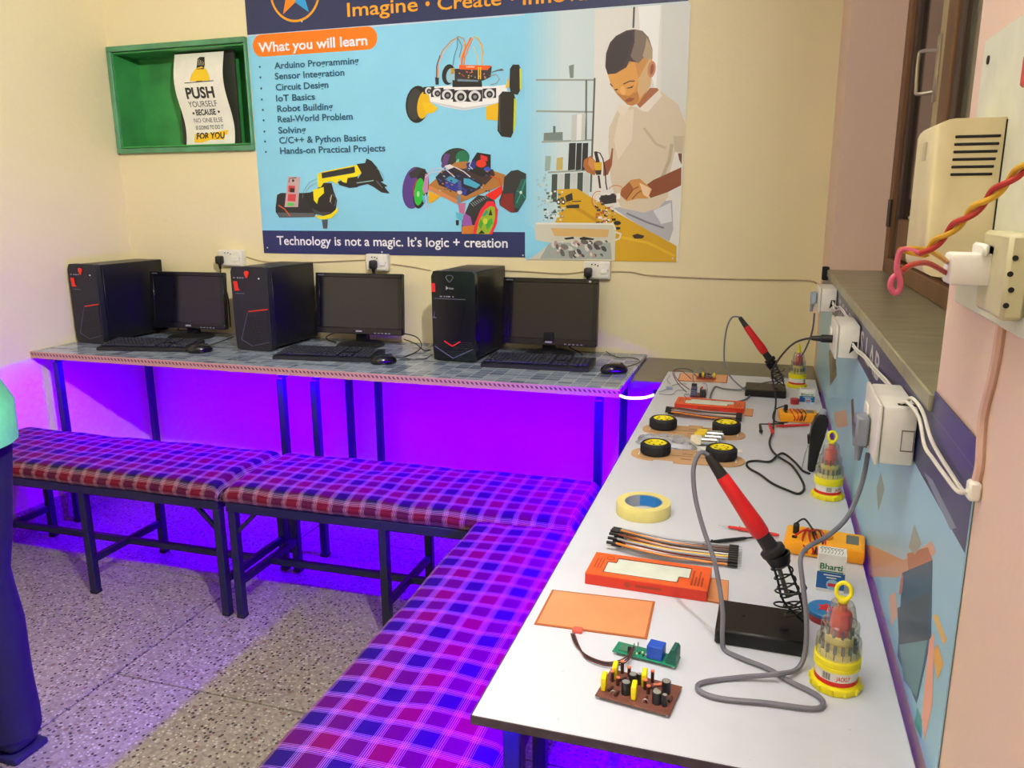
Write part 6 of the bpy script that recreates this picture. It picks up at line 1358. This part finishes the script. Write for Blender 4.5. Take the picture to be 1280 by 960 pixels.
# ---------------------------------------------------------------- electrical board close to the camera
PLATE = mat('off_white_panel', (214, 216, 196), 0.35)
t = thing('switch_panel', 'off-white switch panel on the window wall beside the window', 'switch panel', (0, 0, 0))
MB().b2((0.1925, 0.50, 1.236), (0.2005, 0.930, 1.492), 0.002).build('plate', PLATE, t)
MB().lathe([(0, 0), (0.004, 0), (0.004, 0.0012), (0, 0.0016)], (0.1925, 0.905, 1.470), 12, axis=(-1, 0, 0)).build('screw', DARK, t)
MB().b2((0.1865, 0.735, 1.428), (0.1925, 0.765, 1.453), 0.002).build('rocker_switch', mat('red_switch', (206, 24, 34), 0.35), t)
CRM = mat('cream_box_plastic', (206, 192, 150), 0.4)
t = thing('vented_box', 'cream plastic box with six black vent slots on the switch panel', 'box', (0, 0, 0))
b = MB(); b.b2((0.136, 0.810, 1.272), (0.192, 0.905, 1.410))
es = [e for e in b.b.edges if all(abs(v.co.x-0.136) < 1e-4 for v in e.verts)] + [e for e in b.b.edges if abs(e.verts[0].co.x-0.136) < 1e-4 and abs(e.verts[1].co.x-0.136) < 1e-4]
bmesh.ops.bevel(b.b, geom=list(set(es)), offset=0.016, segments=5, affect='EDGES', profile=0.5); b.build('housing', CRM, t)
for k in range(6):
    z = 1.3945-k*0.0064; MB().b2((0.1535-0.0001*k, 0.8092, z-0.0012), (0.1890-0.0006*k, 0.812, z+0.0012), 0.0006).build('vent_slot', DARK, t, smooth=False)
MB().b2((0.1915, 0.8085, 1.275), (0.1925, 0.8105, 1.408)).build('seam', DARK, t, smooth=False)
MB().b2((0.1350, 0.835, 1.376), (0.1364, 0.850, 1.392)).build('side_mark', mat('faint_mark', (180, 172, 140), 0.5), t, smooth=False)
t = thing('terminal_block', 'white terminal block with wires entering, below the vented box', 'connector', (0, 0, 0))
MB().b2((0.147, 0.735, 1.272), (0.1925, 0.765, 1.298), 0.003, 2).build('barrel', WHITEP, t)
MB().b2((0.176, 0.690, 1.250), (0.1925, 0.770, 1.316), 0.003).build('body', mat('pale_terminal', (198, 190, 152), 0.4), t)
for k in range(4): MB().cyl((0.179+0.002*(k % 2), 0.6895, 1.262+0.012*k), (0.179+0.002*(k % 2), 0.690, 1.262+0.012*k), 0.0022, seg=10).build('screw_hole', DARK, t)
for k in range(3): MB().b2((0.168+0.008*k, 0.730, 1.296), (0.173+0.008*k, 0.768, 1.306), 0.002).build('terminal_rib', WHITEP, t)
for k in range(2): MB().cyl((0.182, 0.7345, 1.278+0.011*k), (0.182, 0.735, 1.278+0.011*k), 0.002, seg=10).build('screw_hole', DARK, t)
YW_ = mat('yellow_wire', (206, 158, 30), 0.45); RW_ = mat('red_wire', (176, 44, 36), 0.45); PKW = mat('faded_pink_wire', (196, 84, 110), 0.5)
A0, A1 = at(1285, 205, 'y', 0.60), at(1153, 318, 'y', 0.66); ax = (A1-A0); Ln = ax.length; axn = ax.normalized(); e1 = axn.orthogonal().normalized(); e2 = axn.cross(e1)
def helix(ph, n=60, turns=2.6, r_=0.0022): return [A0+ax*(i/n)+r_*(math.cos(2*math.pi*turns*i/n+ph)*e1+math.sin(2*math.pi*turns*i/n+ph)*e2) for i in range(n+1)]
t = thing('twisted_wires', 'twisted yellow and red wire pair with a looped end in front of the window', 'wire', (0, 0, 0))
MB().tube(helix(0)+[at(1125, 312, 'y', 0.66), at(1160, 312, 'y', 0.68), Vector((0.147, 0.75, 1.290))], 0.0021, 8, 2).build('yellow_wire', YW_, t)
MB().tube(helix(math.pi), 0.0021, 8, 1).build('red_wire', RW_, t)
end = helix(math.pi)[-1]
MB().tube([end, at(1128, 312, 'y', 0.66), at(1122, 325, 'y', 0.66), at(1121, 338, 'y', 0.66), at(1125, 350, 'y', 0.66), at(1124, 362, 'y', 0.66), at(1118, 366, 'y', 0.66), at(1113, 358, 'y', 0.66), at(1116, 347, 'y', 0.66), at(1126, 340, 'y', 0.665)], 0.0022, 8, 5).build('looped_end', PKW, t)
MB().tube([at(1126, 340, 'y', 0.665), at(1140, 331, 'y', 0.68), at(1160, 329, 'y', 0.71), Vector((0.147, 0.75, 1.281))], 0.0022, 8, 5).build('red_tail', RW_, t)
# ================================================================ person at the edge of the view
def skin(name, verts, edges, root, material, parent=None, sub=2):
    me = bpy.data.meshes.new(name); me.from_pydata([v[0] for v in verts], edges, [])
    o = bpy.data.objects.new(name, me); C.objects.link(o)
    sk = o.modifiers.new('skin', 'SKIN'); sk.use_smooth_shade = True
    if not me.skin_vertices: me.attributes
    for i, v in enumerate(verts):
        r_ = v[1] if isinstance(v[1], tuple) else (v[1], v[1])
        me.skin_vertices[0].data[i].radius = r_; me.skin_vertices[0].data[i].use_root = (i == root)
    sb = o.modifiers.new('sub', 'SUBSURF'); sb.levels = sub; sb.render_levels = sub
    dg = bpy.context.evaluated_depsgraph_get(); m2 = bpy.data.meshes.new_from_object(o.evaluated_get(dg))
    bpy.data.objects.remove(o)
    m2.materials.clear(); m2.materials.append(material); m2.name = name
    m2.polygons.foreach_set('use_smooth', [True]*len(m2.polygons))
    q = bpy.data.objects.new(name, m2); C.objects.link(q)
    if parent: q.parent = parent
    return q
SKIN = mat('skin', (150, 100, 74), 0.5, var=0.05); SHIRT = mat('green_shirt_cloth', (96, 200, 110), 0.8, var=0.1, bump=0.2, bscale=30); TROU = mat('dark_navy_trousers', (14, 18, 40), 0.8, var=0.15, bump=0.2, bscale=18); HAIR = mat('black_hair', (18, 15, 14), 0.6); SHOE = mat('dark_blue_shoe', (24, 26, 60), 0.5); SOLE = mat('shoe_sole', (30, 30, 60), 0.6)
# local frame: x to the person's left, facing -y, feet on the floor
per = thing('person', 'person in a green shirt and dark trousers standing beside the plaid bench', 'person', (-1.731, 1.195, 0), math.radians(-90))
V, E_ = [], []
def v(p, r_, prev=None):
    V.append((p, r_)); i = len(V)-1
    if prev is not None: E_.append((prev, i))
    return i
pel = v((0, 0, 0.92), (0.13, 0.10)); bel = v((0, 0.0, 1.05), (0.13, 0.095), pel); che = v((0, 0.0, 1.26), (0.145, 0.10), bel); nb = v((0, 0.008, 1.42), (0.060, 0.058), che); nk = v((0, 0.0, 1.475), (0.050, 0.052), nb); hd = v((0, -0.015, 1.545), (0.066, 0.080), nk); h2 = v((0, -0.012, 1.62), (0.074, 0.090), hd); h3 = v((0, -0.006, 1.685), (0.055, 0.065), h2)
for s in (-1, 1):
    hp = v((s*0.085, 0, 0.86), 0.085, pel); kn = v((s*0.080, -0.008, 0.48), 0.052, hp); cf = v((s*0.078, 0.010, 0.33), 0.050, kn); an = v((s*0.076, 0.012, 0.09), 0.036, cf); ft = v((s*0.080, -0.05, 0.045), (0.034, 0.030), an); v((s*0.084, -0.15, 0.034), (0.036, 0.022), ft)
    sh_ = v((s*0.165, 0.0, 1.365), 0.056, che); el = v((s*0.170, 0.02, 1.10), 0.041, sh_); wr_ = v((s*0.080, -0.19, 1.115), 0.027, el); pa = v((s*0.045, -0.255, 1.125), (0.036, 0.017), wr_); 
    for k, (dx, ln) in enumerate(((-0.028, 0.060), (-0.009, 0.070), (0.010, 0.066), (0.027, 0.052))):
        f1 = v((s*0.045+dx, -0.285, 1.128), 0.0095, pa); f2 = v((s*0.045+dx, -0.285-ln*0.55, 1.122), 0.0085, f1); v((s*0.045+dx, -0.285-ln*0.85, 1.098), 0.0075, f2)
    t1 = v((s*0.045-s*0.040, -0.235, 1.138), 0.0105, pa); v((s*0.045-s*0.052, -0.270, 1.140), 0.0085, t1)
body = skin('body', V, E_, 0, SKIN, per)
def loft(b, rings, seg=24, cap0=True, cap1=True):
    """closed tube through elliptic rings (centre, half-width x, half-depth y, tilt normal up)"""
    R = []
    for k, (c, rx, ry) in enumerate(rings):
        R.append([b.b.verts.new(Vector(c)+Vector((rx*math.cos(2*math.pi*i/seg), ry*math.sin(2*math.pi*i/seg)+0.004*math.sin(3*k+i), 0))) for i in range(seg)])
    for p_, q_ in zip(R, R[1:]):
        for i in range(seg): b.b.faces.new([p_[i], p_[(i+1) % seg], q_[(i+1) % seg], q_[i]])
    if cap0: b.b.faces.new(R[0][::-1])
    if cap1: b.b.faces.new(R[-1])
tr = MB()
loft(tr, [((0, 0, 1.02), 0.150, 0.112), ((0, 0.004, 0.95), 0.166, 0.122), ((0, 0.010, 0.87), 0.176, 0.126), ((0, 0.010, 0.80), 0.168, 0.120), ((0, 0.006, 0.75), 0.130, 0.090)])
for s in (-1, 1):
    loft(tr, [((s*0.092, 0.010, 0.86), 0.080, 0.112), ((s*0.088, 0.006, 0.74), 0.080, 0.100), ((s*0.083, 0.0, 0.60), 0.070, 0.084), ((s*0.080, -0.008, 0.48), 0.064, 0.072), ((s*0.080, 0.004, 0.36), 0.066, 0.074), ((s*0.080, 0.006, 0.22), 0.068, 0.072), ((s*0.080, 0.002, 0.11), 0.070, 0.076), ((s*0.081, -0.004, 0.062), 0.074, 0.086)])
tr.build('trousers', TROU, per)
sh = MB()
loft(sh, [((0, 0.010, 0.815), 0.192, 0.148), ((0, 0.008, 0.90), 0.194, 0.148), ((0, 0, 1.02), 0.176, 0.130), ((0, 0, 1.14), 0.170, 0.126), ((0, 0, 1.27), 0.186, 0.124), ((0, 0.002, 1.36), 0.190, 0.104), ((0, 0.006, 1.41), 0.130, 0.080), ((0, 0.008, 1.445), 0.066, 0.062)])
for s in (-1, 1):
    sh.tube([(s*0.120, 0.002, 1.365), (s*0.172, 0.006, 1.335), (s*0.176, 0.012, 1.24), (s*0.176, 0.016, 1.15)], 0.062, 16, 5)
sh.build('shirt', SHIRT, per)
for s in (-1, 1):
    b = MB(); b.b2((s*0.082-0.046, -0.195, 0.016), (s*0.082+0.046, 0.065, 0.085), 0.030, 3); sh_ = b.build('shoe', SHOE, per)
    MB().b2((s*0.082-0.049, -0.200, 0.0), (s*0.082+0.049, 0.068, 0.018), 0.006, 2).build('sole', SOLE, sh_)
hb = MB().ball((0, 0.010, 1.632), 0.098, (0.84, 1.02, 0.98), 24, 16)
bmesh.ops.delete(hb.b, geom=[q for q in hb.b.verts if q.co.z < 1.555 or (q.co.y < -0.030 and q.co.z < 1.655) or (abs(q.co.y) < 0.03 and q.co.z < 1.60)], context='VERTS'); hb.build('hair', HAIR, per)
EYE_W = mat('eye_white', (226, 222, 216), 0.3); IRIS = mat('dark_iris', (30, 20, 16), 0.2); LIP = mat('lips', (130, 70, 62), 0.5)
for s in (-1, 1):
    e = MB().ball((s*0.031, -0.088, 1.590), 0.012, (1.2, 0.6, 0.7), 12, 8).build('eye', EYE_W, per); MB().ball((s*0.031, -0.0945, 1.590), 0.0052, (1, 0.5, 1), 10, 6).build('iris', IRIS, e)
    MB().ball((s*0.080, 0.0, 1.575), 0.022, (0.35, 0.7, 1.3), 12, 8).build('ear', SKIN, per); MB().bar((s*0.018, -0.096, 1.612), (s*0.046, -0.088, 1.612), 0.006, 0.006).build('eyebrow', HAIR, per)
MB().prism([(-0.012, -0.090), (0.012, -0.090), (0.006, -0.118), (-0.006, -0.118)], 1.548, 1.556, 'z').ball((0, -0.104, 1.556), 0.012, (0.9, 1.1, 1.0), 10, 8).tube([(0, -0.092, 1.592), (0, -0.102, 1.572), (0, -0.110, 1.558)], 0.007, 8, 3).build('nose', SKIN, per)
MB().ball((0, -0.093, 1.522), 0.020, (1.1, 0.35, 0.32), 14, 8).build('mouth', LIP, per)

# leaning slightly forward from the hips
for o in [per_ for c_ in per.children for per_ in (c_, *c_.children)]:
    if o.name.startswith(('shoe', 'sole')): continue
    for q in o.data.vertices:
        if q.co.z > 1.43: q.co.z -= min(0.045, (q.co.z-1.43)*1.0)*(1 if o.name.startswith(('body', 'hair', 'eye', 'iris', 'ear', 'nose', 'mouth')) else 0)
        if q.co.z > 0.90: q.co.y -= (q.co.z-0.90)*0.46
